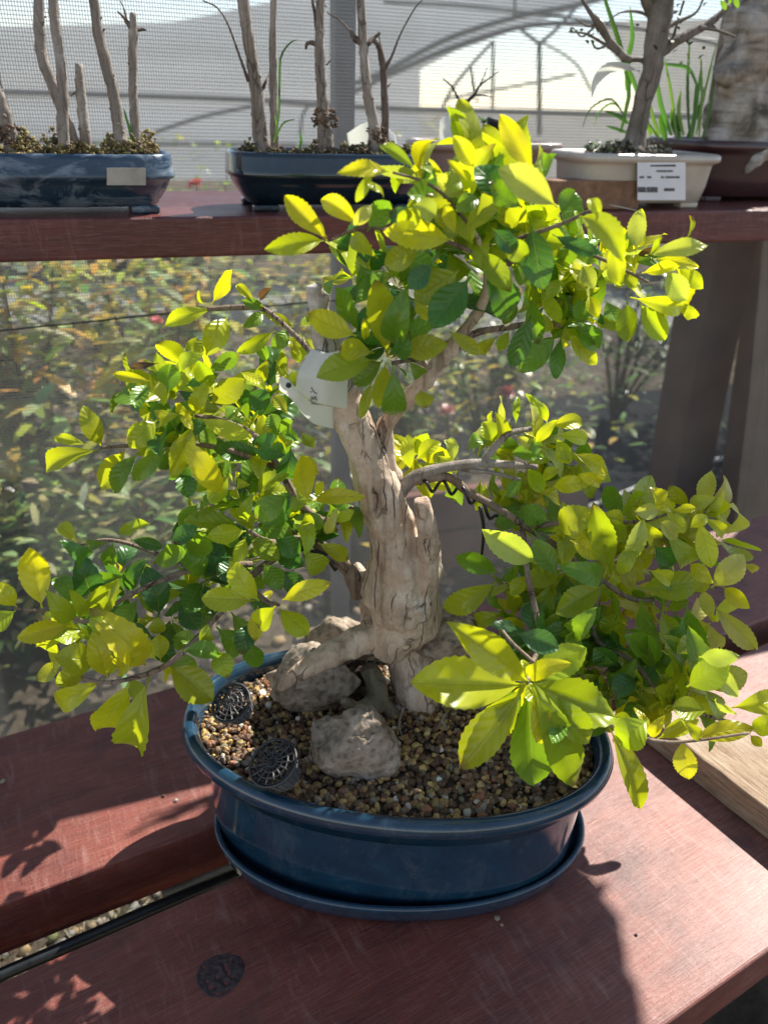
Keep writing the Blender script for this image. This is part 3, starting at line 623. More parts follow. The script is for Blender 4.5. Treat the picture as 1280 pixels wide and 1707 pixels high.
o = mb.build('deadwood', m_bark('deadwood_grey', (.62, .57, .53), (.22, .18, .15), (.80, .77, .74), sc=80), tree); remesh(o, .0016, 1); displace(o, .012, .003)
mb = MB(); limb(mb, [(612, 1112, .525, 17), (626, 1140, .52, 18), (628, 1168, .51, 18), (606, 1184, .50, 16), (586, 1178, .495, 12), (572, 1164, .492, 8)], 16, .2, 70)
limb(mb, [(628, 1165, .51, 13), (655, 1190, .51, 12), (680, 1222, .51, 9)], 12, .2)
o = mb.build('root', m_bark('root_bark', (.20, .17, .12), (.06, .05, .03), (.34, .31, .25), sc=70, crack=.4), tree); remesh(o, .0016, 1); displace(o, .012, .002)
mb = MB()
for s in ([(672, 1180), (665, 1210), (676, 1240)], [(742, 1190), (726, 1222), (722, 1248)], [(735, 1200), (748, 1226), (742, 1256)], [(700, 1215), (692, 1240), (680, 1262)], [(718, 1215), (712, 1240), (700, 1252)]):
    P = [AY(x, y, .49) for x, y in s]; P[-1] = AZ(*s[-1], .127); mb.tube(P, [.0012, .0009, .0005], 6, .2)
mb.build('hair_roots', M_gt, tree)
def branch(pts, m=M_bk2, n=12, rough=.14): b = MB(); limb(b, pts, n, rough, 90); return b.build('branch', m, tree)
o = branch([(655, 800, .535, 17), (644, 765, .53, 16), (640, 720, .525, 15), (655, 690, .52, 13), (690, 655, .515, 13), (725, 615, .51, 14), (748, 585, .505, 16), (775, 550, .50, 9), (800, 515, .495, 9), (812, 470, .49, 7), (806, 420, .485, 5), (790, 385, .48, 4)], M_bk1, 16, .28)
branch([(745, 590, .505, 8), (790, 556, .505, 6), (850, 545, .51, 5), (905, 535, .515, 4), (935, 545, .51, 3)])
branch([(812, 470, .49, 6), (860, 430, .49, 5), (920, 405, .49, 4), (1000, 430, .495, 3), (1080, 470, .495, 2.5)])
branch([(720, 612, .51, 6), (690, 600, .49, 4), (655, 605, .475, 3.5)])
branch([(806, 430, .485, 4), (740, 400, .475, 4), (660, 385, .47, 3), (600, 380, .47, 2.5), (548, 402, .465, 2)])
branch([(790, 385, .48, 3), (740, 325, .475, 3), (700, 300, .475, 2.5), (655, 287, .47, 2)])
branch([(855, 400, .485, 4), (930, 375, .475, 3.5), (985, 350, .47, 3)])
branch([(662, 826, .53, 13), (690, 796, .53, 11), (735, 781, .535, 9), (800, 772, .54, 8), (850, 775, .545, 6.5), (895, 778, .55, 4)], M_gt)
branch([(800, 775, .54, 7), (825, 745, .545, 6.5), (850, 722, .55, 5.5), (885, 715, .56, 4)], M_gt)
branch([(770, 782, .54, 4), (820, 788, .54, 3.5), (866, 800, .545, 3)], M_gt)
branch([(690, 800, .53, 9), (745, 795, .535, 8), (780, 820, .54, 7), (830, 848, .54, 6.5), (880, 880, .54, 6), (930, 912, .54, 5), (1000, 965, .53, 5), (1060, 1000, .525, 4), (1140, 990, .52, 3.5), (1195, 980, .515, 2.5)])
branch([(880, 880, .54, 5), (950, 870, .53, 4), (1060, 870, .525, 3), (1120, 855, .52, 2.5)])
branch([(1000, 965, .53, 5), (990, 1060, .50, 4.5), (1050, 1100, .48, 4), (1120, 1170, .46, 3.5), (1220, 1205, .44, 3), (1290, 1220, .44, 2)])
branch([(870, 880, .54, 5), (880, 960, .50, 5), (900, 1060, .46, 5), (885, 1110, .42, 4), (878, 1138, .385, 4)])
branch([(830, 1040, .46, 2.5), (850, 1068, .44, 3.4), (890, 1105, .42, 3)])
branch([(900, 1060, .46, 4), (960, 1150, .42, 4), (1014, 1204, .40, 5), (1050, 1224, .395, 3.6), (1100, 1236, .395, 3), (1150, 1236, .395, 2.5), (1250, 1222, .395, 2)])
branch([(600, 990, .55, 15), (580, 950, .545, 13), (548, 918, .535, 10), (500, 900, .52, 8), (450, 905, .505, 6), (415, 885, .49, 4)])
branch([(590, 850, .53, 9), (545, 870, .53, 8), (500, 840, .52, 7), (465, 780, .51, 6), (430, 730, .51, 5), (370, 700, .50, 4), (325, 693, .49, 3)])
branch([(465, 780, .51, 5), (380, 750, .515, 4.5), (300, 738, .52, 4), (230, 742, .52, 3.5), (168, 746, .52, 2.5)])
branch([(555, 640, .51, 7), (520, 590, .52, 5), (485, 552, .53, 4), (440, 515, .54, 4.5), (400, 512, .54, 5), (345, 515, .54, 3)])
branch([(500, 900, .52, 7), (420, 960, .49, 6), (360, 1030, .46, 5), (300, 1092, .435, 5), (250, 1122, .43, 4.5), (180, 1138, .425, 3.5), (135, 1130, .425, 2.5)])
branch([(420, 940, .50, 6), (320, 950, .48, 5), (220, 990, .46, 4), (150, 1035, .45, 4), (110, 1024, .445, 4), (60, 1018, .445, 3), (24, 1014, .445, 2)])
branch([(400, 960, .49, 5), (440, 1000, .46, 4), (465, 1008, .445, 3)])
branch([(320, 950, .48, 4), (240, 915, .49, 3.5), (180, 900, .49, 3), (130, 910, .49, 2)])
mb = MB(); P = []
for i in range(60):
    u = i/59; c = AY(700+(830-700)*u, 812+(870-812)*u*u-8*math.sin(u*3), .525+.02*u); a = u*26; P.append(c+Vector((0, math.cos(a), math.sin(a)))*.0045)
mb.tube(P, [.0014]*60, 6, sub=1); M_wire = simple('black_wire', (.012, .012, .014), .4, .2); mb.build('training_wire', M_wire, tree); mb = MB(); mb.tube([AY(x, y, .53) for x, y in ((800, 845), (806, 880), (803, 925))], [.0016, .0014, .001], 6); mb.build('training_wire', M_wire, tree); mb = MB()
mb.tube([AY(x, y, .515) for x, y in ((470, 935), (500, 915), (540, 925), (560, 950))], [.0022]*4, 6); mb.build('training_wire', M_wire, tree)

# ---- leaves
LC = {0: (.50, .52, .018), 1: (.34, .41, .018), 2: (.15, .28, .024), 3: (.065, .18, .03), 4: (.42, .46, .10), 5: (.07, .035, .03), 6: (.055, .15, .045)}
def leaf(mb, B, T, nrm, w, col, curl=None, fold=None):
    L = (T-B).length; ax = (T-B).normalized(); n = (nrm-ax*nrm.dot(ax)).normalized(); s = ax.cross(n)
    curl = random.uniform(-.14, .30) if curl is None else curl; fold = random.uniform(.05, .62) if fold is None else fold
    tw = random.uniform(-.35, .35); ph = random.random()*6.3; wav = random.uniform(.012, .06); pet = random.uniform(.05, .09)
    us = (-1, -.62, -.28, 0, .28, .62, 1); NS = 24; vs = []; uvs = []; ser = random.uniform(.03, .07)
    for i in range(NS+1):
        t = i/NS
        if t < pet: hw = .035
        else:
            q = (t-pet)/(1-pet); hw = .5*(q**.98)*((1-q)**.82)/.2925
            if q > .42 and i < NS: hw *= 1+(ser if i % 2 else -ser*.7)
            hw = max(hw, .03*(1-q))
        hw *= w; c = B+ax*L*t+n*(curl*L*math.sin(math.pi*t)-curl*L*max(0, t-.7))
        an = tw*(t-.5); ss = s*math.cos(an)+n*math.sin(an); n2 = n*math.cos(an)-s*math.sin(an)
        for u in us:
            fold_z = fold*abs(u)*hw+wav*L*math.sin(t*9+ph+(1.6 if u > 0 else 0))*u*u*(.3+t)
            vs.append(c+ss*u*hw+n2*fold_z); uvs.append((.5+.5*u*min(1, hw/(.4*w)), t))
    m = len(us); fs = [(i*m+k, i*m+k+1, (i+1)*m+k+1, (i+1)*m+k) for i in range(NS) for k in range(m-1)]
    tipc = (.16, .085, .03) if random.random() < .14 else None; cl = []
    for i in range(NS+1):
        f = 0 if tipc is None else max(0, min(1, (i/NS-.86)*7)); gb = 1+.18*(i/NS-.5)
        for u in us: cl.append(smix(tuple(q_*gb for q_ in col), tipc or col, f))
    mb.add(vs, fs, cl, uvs)
def lcol(c):
    k = LC[c]; f = random.uniform(.82, 1.18); h = random.uniform(-.12, .12)
    return (k[0]*f*(1+h), k[1]*f, k[2]*f)
SUNV = sv
def put(mb, bx, by, tx, ty, w, c, Y):
    B = AY(bx, by, Y); T = AY(tx, ty, Y+random.uniform(-.022, .012)); tc = (CAM-(B+T)/2).normalized()
    n = tc+Vector((0, 0, 1))*random.uniform(-.1, .55)+Vector((random.uniform(-.35, .35), random.uniform(-.2, .2), random.uniform(-.2, .2)))
    leaf(mb, B, T, n, pxr((B+T)/2, w)*(.98 if Y < .41 else .92), lcol(c))
DATA = {
('upper left sprig', .54): '355,515,272,542,30,0 352,507,388,448,28,0 345,505,330,485,10,0 425,505,394,474,18,0 432,500,452,480,16,5 380,528,345,592,46,1 458,551,395,588,28,1 480,550,455,582,30,2 490,545,440,520,20,1 500,545,522,525,20,1 500,555,498,605,30,1 470,580,470,615,18,1 480,600,462,640,18,4 440,520,405,545,22,2 400,500,440,512,20,2 350,560,322,600,26,1 330,585,318,615,22,0 460,600,480,650,22,1 505,560,530,600,26,4 515,590,540,640,24,1 470,560,500,590,20,0 330,560,310,585,16,1 420,560,445,600,22,2',
('left upper pad', .495): '250,635,186,622,20,0 265,605,217,612,13,5 280,655,282,605,42,2 268,668,265,635,22,0 252,668,213,648,22,0 303,690,235,708,34,0 325,690,348,635,30,0 320,695,290,672,18,0 330,697,420,730,34,0 312,690,318,714,20,0 350,672,408,632,46,1 305,645,365,622,24,3 412,655,450,675,40,3 262,700,215,745,46,1 240,680,195,655,50,2 322,705,285,795,46,1 372,825,312,738,46,0 165,750,72,785,40,1 145,742,88,728,20,0 168,743,138,677,38,1 208,752,170,812,48,1 230,755,190,822,40,2 280,745,222,800,34,2 300,790,315,830,40,3 480,760,420,735,50,3 485,745,478,800,44,3 465,720,450,690,30,2 465,722,490,700,26,2 463,725,462,762,28,1 470,715,496,735,22,2 500,720,525,745,24,1 515,838,500,757,46,0 520,835,608,828,30,0 525,828,540,803,18,0 480,825,425,865,46,2 430,820,480,790,32,1 400,870,305,870,44,1 410,885,345,895,36,0 410,895,392,938,26,0 415,890,465,935,38,1 425,870,478,845,46,2 430,880,487,885,40,2 400,870,385,830,30,0 405,865,420,826,24,1 455,890,500,925,40,3 460,925,508,945,36,3 505,920,542,952,44,1 525,900,508,855,22,1 530,905,582,932,30,1 355,650,330,600,34,1 345,620,400,590,30,2 430,640,445,600,24,1 260,620,240,600,16,1 245,640,225,680,34,2 300,620,335,590,30,1 400,620,440,640,22,0 480,690,455,660,26,1 500,760,530,790,26,0 560,870,590,850,22,1 545,890,560,850,20,4 380,790,350,840,36,1 330,840,300,880,34,2',
('lower left pad', .435): '432,1002,383,936,44,0 470,1000,552,972,36,0 425,1001,335,997,46,1 460,1010,430,1045,42,0 465,1015,512,1058,42,1 430,1010,425,1070,30,0 450,1000,445,985,18,0 302,1085,367,1092,36,2 365,1085,380,1130,40,1 280,1107,356,1169,62,1 250,1127,228,1255,60,1 215,1140,160,1220,62,0 173,1133,89,1174,44,0 242,1110,155,1017,62,0 180,1130,155,1055,42,0 160,1105,92,1095,58,1 145,1115,92,1142,38,1 268,1102,265,1058,34,0 262,1102,240,1070,26,0 262,1058,262,1030,30,1 268,1106,274,1130,26,0 70,1014,48,912,54,0 28,1012,-10,972,36,0 26,1018,-20,1050,38,1 118,1040,28,1065,38,0 120,1046,62,1062,26,1 120,1035,78,988,40,1 130,1030,118,984,26,1 150,1028,198,965,46,1 190,1060,150,1030,34,1 345,1075,345,1042,26,1 100,1020,70,1040,20,0 215,1130,235,1165,30,1 200,1120,235,1090,34,0',
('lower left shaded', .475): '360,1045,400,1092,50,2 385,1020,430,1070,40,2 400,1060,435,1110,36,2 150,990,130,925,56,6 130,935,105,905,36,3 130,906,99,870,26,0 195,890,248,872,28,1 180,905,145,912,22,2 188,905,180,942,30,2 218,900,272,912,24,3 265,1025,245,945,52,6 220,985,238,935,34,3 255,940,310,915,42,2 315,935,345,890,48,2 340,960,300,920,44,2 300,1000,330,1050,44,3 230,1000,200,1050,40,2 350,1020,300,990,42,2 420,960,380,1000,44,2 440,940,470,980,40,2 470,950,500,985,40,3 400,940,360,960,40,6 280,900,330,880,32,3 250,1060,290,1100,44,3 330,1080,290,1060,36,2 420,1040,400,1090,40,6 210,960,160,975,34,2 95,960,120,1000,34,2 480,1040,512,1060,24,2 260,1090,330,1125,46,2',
('crown front', .462): '545,400,475,325,40,0 540,400,441,415,38,0 545,395,505,348,24,0 648,287,564,287,30,0 622,283,593,337,20,0 640,330,612,305,18,1 600,375,535,330,38,0 612,385,650,335,46,2 630,430,585,390,32,0 590,360,560,345,20,0 790,280,756,226,34,0 778,300,745,265,16,0 770,300,740,310,32,1 890,290,833,190,40,0 695,285,632,240,22,1 660,262,640,240,20,0 712,300,705,278,18,4 772,390,835,308,42,0 755,400,640,385,52,0 765,395,712,322,38,1 760,390,740,340,26,0 930,345,830,280,58,4 825,335,795,275,60,3 870,345,815,305,44,2 885,375,905,482,60,3 965,360,1040,432,50,0 1020,395,1032,475,34,0 935,360,958,318,44,2 980,330,1000,360,24,0 920,390,1005,425,28,6 765,450,690,500,66,1 785,460,718,545,64,3 805,440,850,535,58,3 800,415,852,487,42,1 647,595,626,464,54,1 665,580,678,480,50,2 595,560,513,522,50,0 607,567,608,530,15,0 623,588,565,580,42,1 626,600,527,628,52,1 638,600,590,640,44,2 643,605,632,680,38,1 655,608,655,697,46,2 620,635,600,697,22,1 675,590,745,572,46,1 655,590,683,555,36,3 680,600,705,625,30,2 690,500,718,535,22,0 748,552,802,590,26,1 700,650,710,680,36,1 640,450,600,500,40,2 600,440,620,500,40,2 670,420,720,450,44,2 700,420,640,440,44,1 720,440,680,480,40,6 660,380,700,350,40,1 700,390,650,350,40,6 860,440,900,470,34,2 840,400,880,430,40,1 860,330,900,300,30,1 730,360,690,340,40,4 620,340,590,375,26,4 800,330,760,350,34,2 820,380,860,420,36,6 880,300,850,330,30,1',
('crown right sprig', .50): '1060,420,1063,350,34,4 1075,425,1180,408,32,4 1085,430,1165,445,22,0 1060,425,1095,415,16,5 1080,425,1105,395,18,1 1050,495,1145,512,34,0 1130,500,1162,532,22,0 1110,450,1145,500,42,4 1070,455,1133,440,24,0 1130,445,1172,480,30,0 1045,500,1045,570,40,1 1065,505,1108,567,42,1 1015,430,1035,475,28,0 885,525,852,612,40,3 930,555,865,620,46,2 935,560,925,630,30,3 945,555,994,608,32,1 955,545,1000,582,42,2 885,495,897,572,34,2 900,480,935,538,28,1 965,495,972,537,32,2 980,492,998,530,26,0 1010,500,1025,535,26,2 950,430,975,470,26,4 970,440,990,480,30,4 940,470,910,500,26,1 1000,460,960,480,22,1 930,430,900,450,28,2 1030,450,1060,480,24,1 1090,500,1110,530,20,1 935,560,940,580,14,0 860,500,840,540,30,2 880,520,920,550,30,1 830,560,800,590,24,1 850,550,830,585,22,1 1000,400,1030,380,20,0 960,400,985,440,26,2',
('right rear sprigs', .56): '690,790,650,735,28,0 685,785,680,722,26,0 695,765,734,737,32,0 690,770,640,720,18,1 700,780,735,790,18,0 755,770,752,728,22,4 780,750,797,722,28,2 765,745,740,735,16,4 820,735,805,703,38,1 830,730,828,690,30,1 860,705,863,660,14,1 898,702,882,658,20,1 912,705,903,672,18,0 915,710,973,703,30,0 900,750,862,728,24,4 925,730,950,768,26,1 925,725,980,733,28,0 930,730,948,775,30,1 955,755,1014,790,32,0 985,770,1008,800,18,0 850,755,906,762,28,2 800,800,795,852,20,1 808,800,812,862,14,0 700,798,756,815,22,0 765,800,760,840,36,2 740,750,725,775,22,1 880,780,905,820,30,1 890,820,935,840,28,0 920,812,984,803,32,0 870,850,825,878,38,2 860,852,912,868,42,2 890,740,930,700,22,1 870,740,905,745,26,2 935,780,905,800,22,0 870,790,845,830,22,2 960,790,990,830,28,1 1000,810,965,790,26,0 840,770,800,760,22,2 760,790,730,760,20,1',
('right outer pad', .51): '930,880,992,855,54,1 1018,955,988,838,48,1 1040,930,1073,866,34,4 895,940,803,882,52,4 832,955,758,925,38,2 828,970,738,1017,46,1 903,955,903,922,18,0 842,982,865,1017,32,1 915,975,890,1037,42,1 930,960,890,900,42,2 1008,975,925,1024,54,1 1005,960,935,945,42,2 1022,985,1028,1107,38,1 1065,980,1168,970,54,1 1068,1000,1088,1117,46,2 1050,955,1045,930,20,0 1108,885,1146,947,40,1 1090,910,1120,945,48,3 1125,855,1085,816,34,0 1125,852,1162,847,18,0 1110,850,1142,888,28,0 1100,850,1057,855,30,4 1165,870,1186,947,38,0 1165,860,1207,895,24,0 1185,980,1240,925,46,4 1205,978,1249,1014,30,0 1240,940,1264,952,16,0 1190,1010,1260,1082,38,4 1145,1010,1160,1112,50,2 1125,1020,1135,1090,40,2 950,900,1000,930,34,0 960,850,1000,880,30,0 1010,860,1040,900,32,1 1040,880,1000,860,34,1 1060,900,1030,960,30,1 1080,950,1120,970,30,0 1100,940,1140,990,36,2 1150,940,1185,970,30,0 1130,900,1100,870,32,4 1000,1000,970,1050,40,2 960,1010,1000,1060,40,1 900,1000,940,1040,36,2 880,960,850,990,30,1 1050,1030,1000,1050,36,1 1100,1020,1120,1060,38,1 1180,1040,1200,1080,30,4 1150,880,1180,860,24,0 980,900,940,870,30,0 1060,860,1090,900,30,0 860,930,830,900,28,2 1180,950,1160,990,28,1',
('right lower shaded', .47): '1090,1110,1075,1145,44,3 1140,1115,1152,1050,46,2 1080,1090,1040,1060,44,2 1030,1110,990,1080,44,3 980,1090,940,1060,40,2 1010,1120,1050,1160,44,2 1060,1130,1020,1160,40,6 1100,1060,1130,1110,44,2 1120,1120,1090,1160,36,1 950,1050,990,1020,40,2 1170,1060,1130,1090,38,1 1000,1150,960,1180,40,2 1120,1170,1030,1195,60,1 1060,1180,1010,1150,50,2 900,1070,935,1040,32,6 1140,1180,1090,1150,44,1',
('right front cluster', .388): '878,1136,748,1040,60,1 876,1142,684,1138,88,0 872,1150,768,1282,66,1 872,1146,812,1220,58,1 880,1148,890,1308,78,2 885,1145,902,1242,42,0 890,1146,962,1312,66,1 888,1140,1022,1196,80,1 885,1132,977,1080,56,1 884,1134,947,1105,34,0 882,1135,897,1180,36,0 880,1138,862,1176,26,0 878,1130,870,1100,22,0 882,1130,905,1104,22,0 876,1140,850,1126,24,0 860,1055,932,1082,42,6 862,1050,820,1040,20,6 905,1170,935,1240,44,2 940,1190,920,1240,30,2 870,1150,830,1200,40,2 895,1150,985,1240,50,1',
('right lowest sprig', .405): '1014,1212,1068,1350,48,0 1136,1235,1148,1300,40,0 1080,1225,1058,1180,15,0 1083,1228,1107,1194,20,0 1095,1232,1165,1200,28,0 1150,1235,1257,1213,36,0 1219,1180,1305,1165,42,0 1255,1220,1305,1192,32,0 1080,1200,1032,1242,58,1 1144,1145,1215,1108,52,1 1190,1110,1228,1160,32,4 1165,1095,1230,1095,32,4 1180,1185,1120,1180,44,1 1250,1225,1270,1245,18,0 1060,1210,1020,1195,30,1 1165,1230,1140,1205,22,0 1230,1190,1190,1170,26,0',
}
M_lf = m_leaf('bonsai_leaf')
pads = {}
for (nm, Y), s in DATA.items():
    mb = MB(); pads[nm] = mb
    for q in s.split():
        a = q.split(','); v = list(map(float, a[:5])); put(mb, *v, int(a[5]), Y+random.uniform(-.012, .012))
# fill: small rosettes through the depth of each pad
FILL = [('left upper pad', 370, 720, 130, 90, .52, .03, 14, (1, 2, 2, 3, 1)), ('left upper pad', 430, 860, 120, 70, .51, .03, 13, (2, 2, 1, 1, 6)), ('left upper pad', 300, 650, 70, 40, .53, .03, 8, (1, 2, 0)),
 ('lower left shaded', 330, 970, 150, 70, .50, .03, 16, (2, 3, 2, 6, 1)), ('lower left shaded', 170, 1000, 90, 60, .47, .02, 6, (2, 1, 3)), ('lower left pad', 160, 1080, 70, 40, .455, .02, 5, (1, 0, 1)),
 ('crown front', 690, 420, 130, 90, .50, .03, 20, (2, 1, 1, 2, 6, 3)), ('crown front', 850, 380, 110, 80, .50, .03, 19, (2, 1, 2, 1)), ('crown front', 760, 320, 90, 40, .50, .03, 9, (1, 4, 0)), ('crown front', 640, 600, 60, 50, .49, .02, 5, (2, 3)),
 ('crown right sprig', 960, 430, 100, 50, .53, .03, 13, (1, 2, 4, 0)), ('crown right sprig', 930, 530, 70, 50, .53, .03, 9, (2, 3, 1)), ('crown right sprig', 1070, 450, 60, 30, .52, .02, 5, (4, 0, 1)),
 ('right rear sprigs', 920, 790, 80, 60, .60, .03, 18, (0, 1, 4, 2)), ('right rear sprigs', 850, 740, 60, 30, .60, .03, 6, (1, 4, 2)), ('right rear sprigs', 700, 770, 45, 30, .60, .02, 4, (0, 1)), ('right rear sprigs', 870, 860, 60, 30, .58, .02, 6, (2, 1)),
 ('right outer pad', 1030, 930, 130, 80, .56, .04, 22, (0, 1, 2, 1, 4)), ('right outer pad', 1120, 900, 80, 60, .56, .04, 14, (0, 1, 4)), ('right outer pad', 930, 990, 90, 60, .55, .03, 16, (1, 2, 1)), ('right outer pad', 1130, 1040, 70, 60, .54, .03, 10, (1, 2, 4)),
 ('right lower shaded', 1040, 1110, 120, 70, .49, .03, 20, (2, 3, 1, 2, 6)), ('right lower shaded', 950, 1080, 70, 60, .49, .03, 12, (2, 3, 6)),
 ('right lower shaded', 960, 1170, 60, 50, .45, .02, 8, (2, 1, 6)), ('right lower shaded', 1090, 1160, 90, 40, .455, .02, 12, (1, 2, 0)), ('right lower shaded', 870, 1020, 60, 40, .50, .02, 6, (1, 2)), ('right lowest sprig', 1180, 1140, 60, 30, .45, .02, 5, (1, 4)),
 ('left upper pad', 390, 740, 95, 60, .68, .02, 15, (2, 1, 3)), ('lower left shaded', 470, 890, 60, 50, .535, .02, 8, (2, 1, 3)), ('left upper pad', 430, 810, 60, 50, .575, .02, 7, (2, 1))]  # hidden rosettes added behind the left pads to keep sun off the planks
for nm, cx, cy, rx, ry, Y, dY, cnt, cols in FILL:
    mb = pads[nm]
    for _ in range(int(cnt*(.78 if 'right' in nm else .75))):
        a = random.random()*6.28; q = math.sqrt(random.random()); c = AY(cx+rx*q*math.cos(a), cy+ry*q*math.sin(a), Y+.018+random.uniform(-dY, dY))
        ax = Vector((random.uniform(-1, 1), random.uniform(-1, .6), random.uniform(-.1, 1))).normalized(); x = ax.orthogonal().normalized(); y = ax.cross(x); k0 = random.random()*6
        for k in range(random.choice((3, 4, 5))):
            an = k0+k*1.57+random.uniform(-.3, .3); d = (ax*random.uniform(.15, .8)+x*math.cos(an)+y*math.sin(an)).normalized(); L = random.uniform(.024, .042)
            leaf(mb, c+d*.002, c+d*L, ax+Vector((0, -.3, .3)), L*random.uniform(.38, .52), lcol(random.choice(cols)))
        # tiny bud leaves at the heart
        for k in range(2):
            d = (ax+Vector((random.uniform(-.4, .4), random.uniform(-.4, .4), 0))).normalized(); leaf(mb, c, c+d*.011, x, .005, lcol(0))
for nm, mb in pads.items(): mb.build('foliage', M_lf, tree, attr=True, uv=True)

# ---- white plant tag hung on the trunk
def m_tag():
    m, t, b = mat('tag_plastic'); b.inputs['Base Color'].default_value = (.9, .91, .92, 1); b.inputs['Roughness'].default_value = .35; out = t.nodes['Material Output']
    tl = nd(t, 'ShaderNodeBsdfTranslucent'); tl.inputs[0].default_value = (.92, .93, .86, 1); mx = nd(t, 'ShaderNodeMixShader'); mx.inputs[0].default_value = .6
    t.links.new(b.outputs[0], mx.inputs[1]); t.links.new(tl.outputs[0], mx.inputs[2]); t.links.new(mx.outputs[0], out.inputs[0]); return m
M_tag = m_tag()
def surf(rows, name, m, parent=None, th=.0004, sub=10):
    # rows of world points -> smooth thin curved sheet
    def cr(P, u):
        n = len(P)-1; x = u*n; i = min(int(x), n-1); f = x-i; a, b_, c, d = P[max(i-1, 0)], P[i], P[i+1], P[min(i+2, n)]
        return .5*((2*b_)+(c-a)*f+(2*a-5*b_+4*c-d)*f*f+(3*b_-a-3*c+d)*f**3)
    N = 24; g_ = []
    R = [[cr(r, j/N) for j in range(N+1)] for r in rows]
    for i in range(N+1): g_.append([cr([R[k][j] for k in range(len(rows))], i/N) for j in range(N+1)])
    mb = MB(); mb.add([p for r in g_ for p in r], [(i*(N+1)+j, i*(N+1)+j+1, (i+1)*(N+1)+j+1, (i+1)*(N+1)+j) for i in range(N) for j in range(N)])
    o = mb.build(name, m, parent); s = o.modifiers.new('thick', 'SOLIDIFY'); s.thickness = th; return o, g_
tg = thing('plant_tag', AY(540, 650, .50), 'white plastic plant tag looped round the bonsai trunk with handwriting', 'plant tag')
_, G = surf([[AY(520, 581, .492), AY(545, 588, .478), AY(566, 583, .478), AY(585, 570, .486)], [AY(498, 618, .488), AY(530, 626, .470), AY(556, 624, .470), AY(580, 622, .482)], [AY(494, 650, .490), AY(522, 668, .474), AY(545, 675, .472), AY(578, 682, .486)]], 'label_strip', M_tag, tg)
surf([[AY(466, 627, .486), AY(482, 634, .480), AY(498, 652, .484), AY(522, 672, .492), AY(556, 678, .50)], [AY(466, 648, .487), AY(484, 660, .482), AY(500, 676, .486), AY(522, 692, .494), AY(556, 698, .502)], [AY(466, 646, .490), AY(486, 664, .486), AY(504, 688, .490), AY(524, 706, .497), AY(556, 714, .505)]], 'strap_end', M_tag, tg)
mb = MB(); P = AY(481, 642, .4785); v, f = ICO2; mb.add([a*.0019*1.0+P for a in v], f); mb.build('hole', simple('dark_hole', (.03, .035, .03), .8), tg)
M_ink = simple('ink', (.03, .03, .035), .6)
mb = MB()
def stroke(pts): mb.tube([AY(x, y, .4712)+Vector((0, -.0006, 0)) for x, y in pts], [.00032]*len(pts), 5, sub=3)
stroke([(519, 645), (523, 652), (529, 656)]); stroke([(517, 652), (520, 653)])
stroke([(519, 667), (520, 660), (523, 666), (525, 660), (528, 667)]); stroke([(518, 671), (524, 672.5), (531, 673.5)])
mb.build('handwriting', M_ink, tg)
# ================================================================== SHELF PLANTS
M_old = m_glaze('worn_blue_glaze', (.012, .03, .055), (.022, .05, .09), (.05, .09, .14), 30, .22, (.20, .25, .32))
M_mid = m_glaze('deep_blue_glaze', (.004, .012, .022), (.007, .022, .036), (.02, .045, .07), 30, .1)
M_cream = m_glaze('cream_glaze', (.40, .35, .29), (.52, .47, .39), (.62, .58, .50), 20, .3)
M_pink = m_glaze('pinkish_clay', (.30, .21, .17), (.37, .29, .24), (.44, .38, .33), 12, .45)
M_purp = m_glaze('purple_brown_glaze', (.035, .014, .016), (.055, .022, .024), (.09, .045, .045), 20, .3)
M_moss = m_attr('moss', .95, 300, .8)
def shelfpot(pxl, pxr_, pyrim, d, b, prof, m, label, ex=6, z0=.5, feet=True, name='bonsai_pot', inset=.02):
    A = AS(pxl, 300, d); B = AS(pxr_, 300, d); a = ((B-A).length)/2; c = (A+B)/2; c.z = 0
    hz = AS((pxl+pxr_)/2, pyrim, d-b).z-z0
    t = thing(name, (c.x, c.y, z0), label, 'pot'); mb = MB(); fz = .006 if feet else 0
    pot_mesh(mb, (c.x, c.y, z0+fz), a, b, R_(20.5), [(i, z*(hz-fz)) for i, z in prof], ex, 72); mb.build('bowl', m, t)
    if feet:
        for sx in (-1, 1):
            for sy in (-1, 1):
                mb = MB(); q = c+SE*sx*(a-inset-.012)+SN*sy*(b-inset-.004); mb.box(q.x, q.y, z0+.0035, .026, .014, .0068, rotz(R_(20.5))); bevel(mb.build('foot', m, t, smooth=False), .002)
    mb = MB(); pot_mesh(mb, (c.x, c.y, z0+hz-.009), a-.004, b-.004, R_(20.5), [(.001, 0), (.001, .004), (.006, .0055)], ex, 48); mb.build('soil', M_soil, t)
    return t, c, a, hz
P_band = [(.022, 0), (.018, .02), (.012, .2), (.006, .40), (.0045, .50), (.0005, .54), (0, .60), (.001, .66), (.0015, .9), (.0025, .97), (.004, 1), (.006, .98), (.007, .86)]
P_flare = [(.026, 0), (.022, .03), (.016, .35), (.010, .74), (.008, .80), (.002, .83), (0, .88), (.0005, .96), (.003, 1), (.006, .98), (.008, .86)]
tL, cL, aL, hL = shelfpot(-110, 290, 256, .062, .055, P_band, M_old, 'worn blue glazed tray pot at the left end of the shelf with a faded sticker', ex=3.4)
tM, cM, aM, hM = shelfpot(379, 705, 256, .066, .056, P_band, M_mid, 'deep glossy blue tray pot in the middle of the shelf', ex=3.4)
tK, cK, aK, hK = shelfpot(686, 912, 236, .175, .05, P_flare, M_pink, 'dull pinkish clay pot at the back of the shelf holding a dark stub tree', ex=5)
P_sq = [(.016, 0), (.0125, .03), (.009, .35), (.007, .74), (.006, .80), (.0015, .83), (0, .88), (.0005, .96), (.003, 1), (.006, .98), (.008, .86)]
tC, cC, aC, hC = shelfpot(936, 1162, 256, .056, .05, P_sq, M_cream, 'cream glazed pot with a white price label on its side', ex=6)
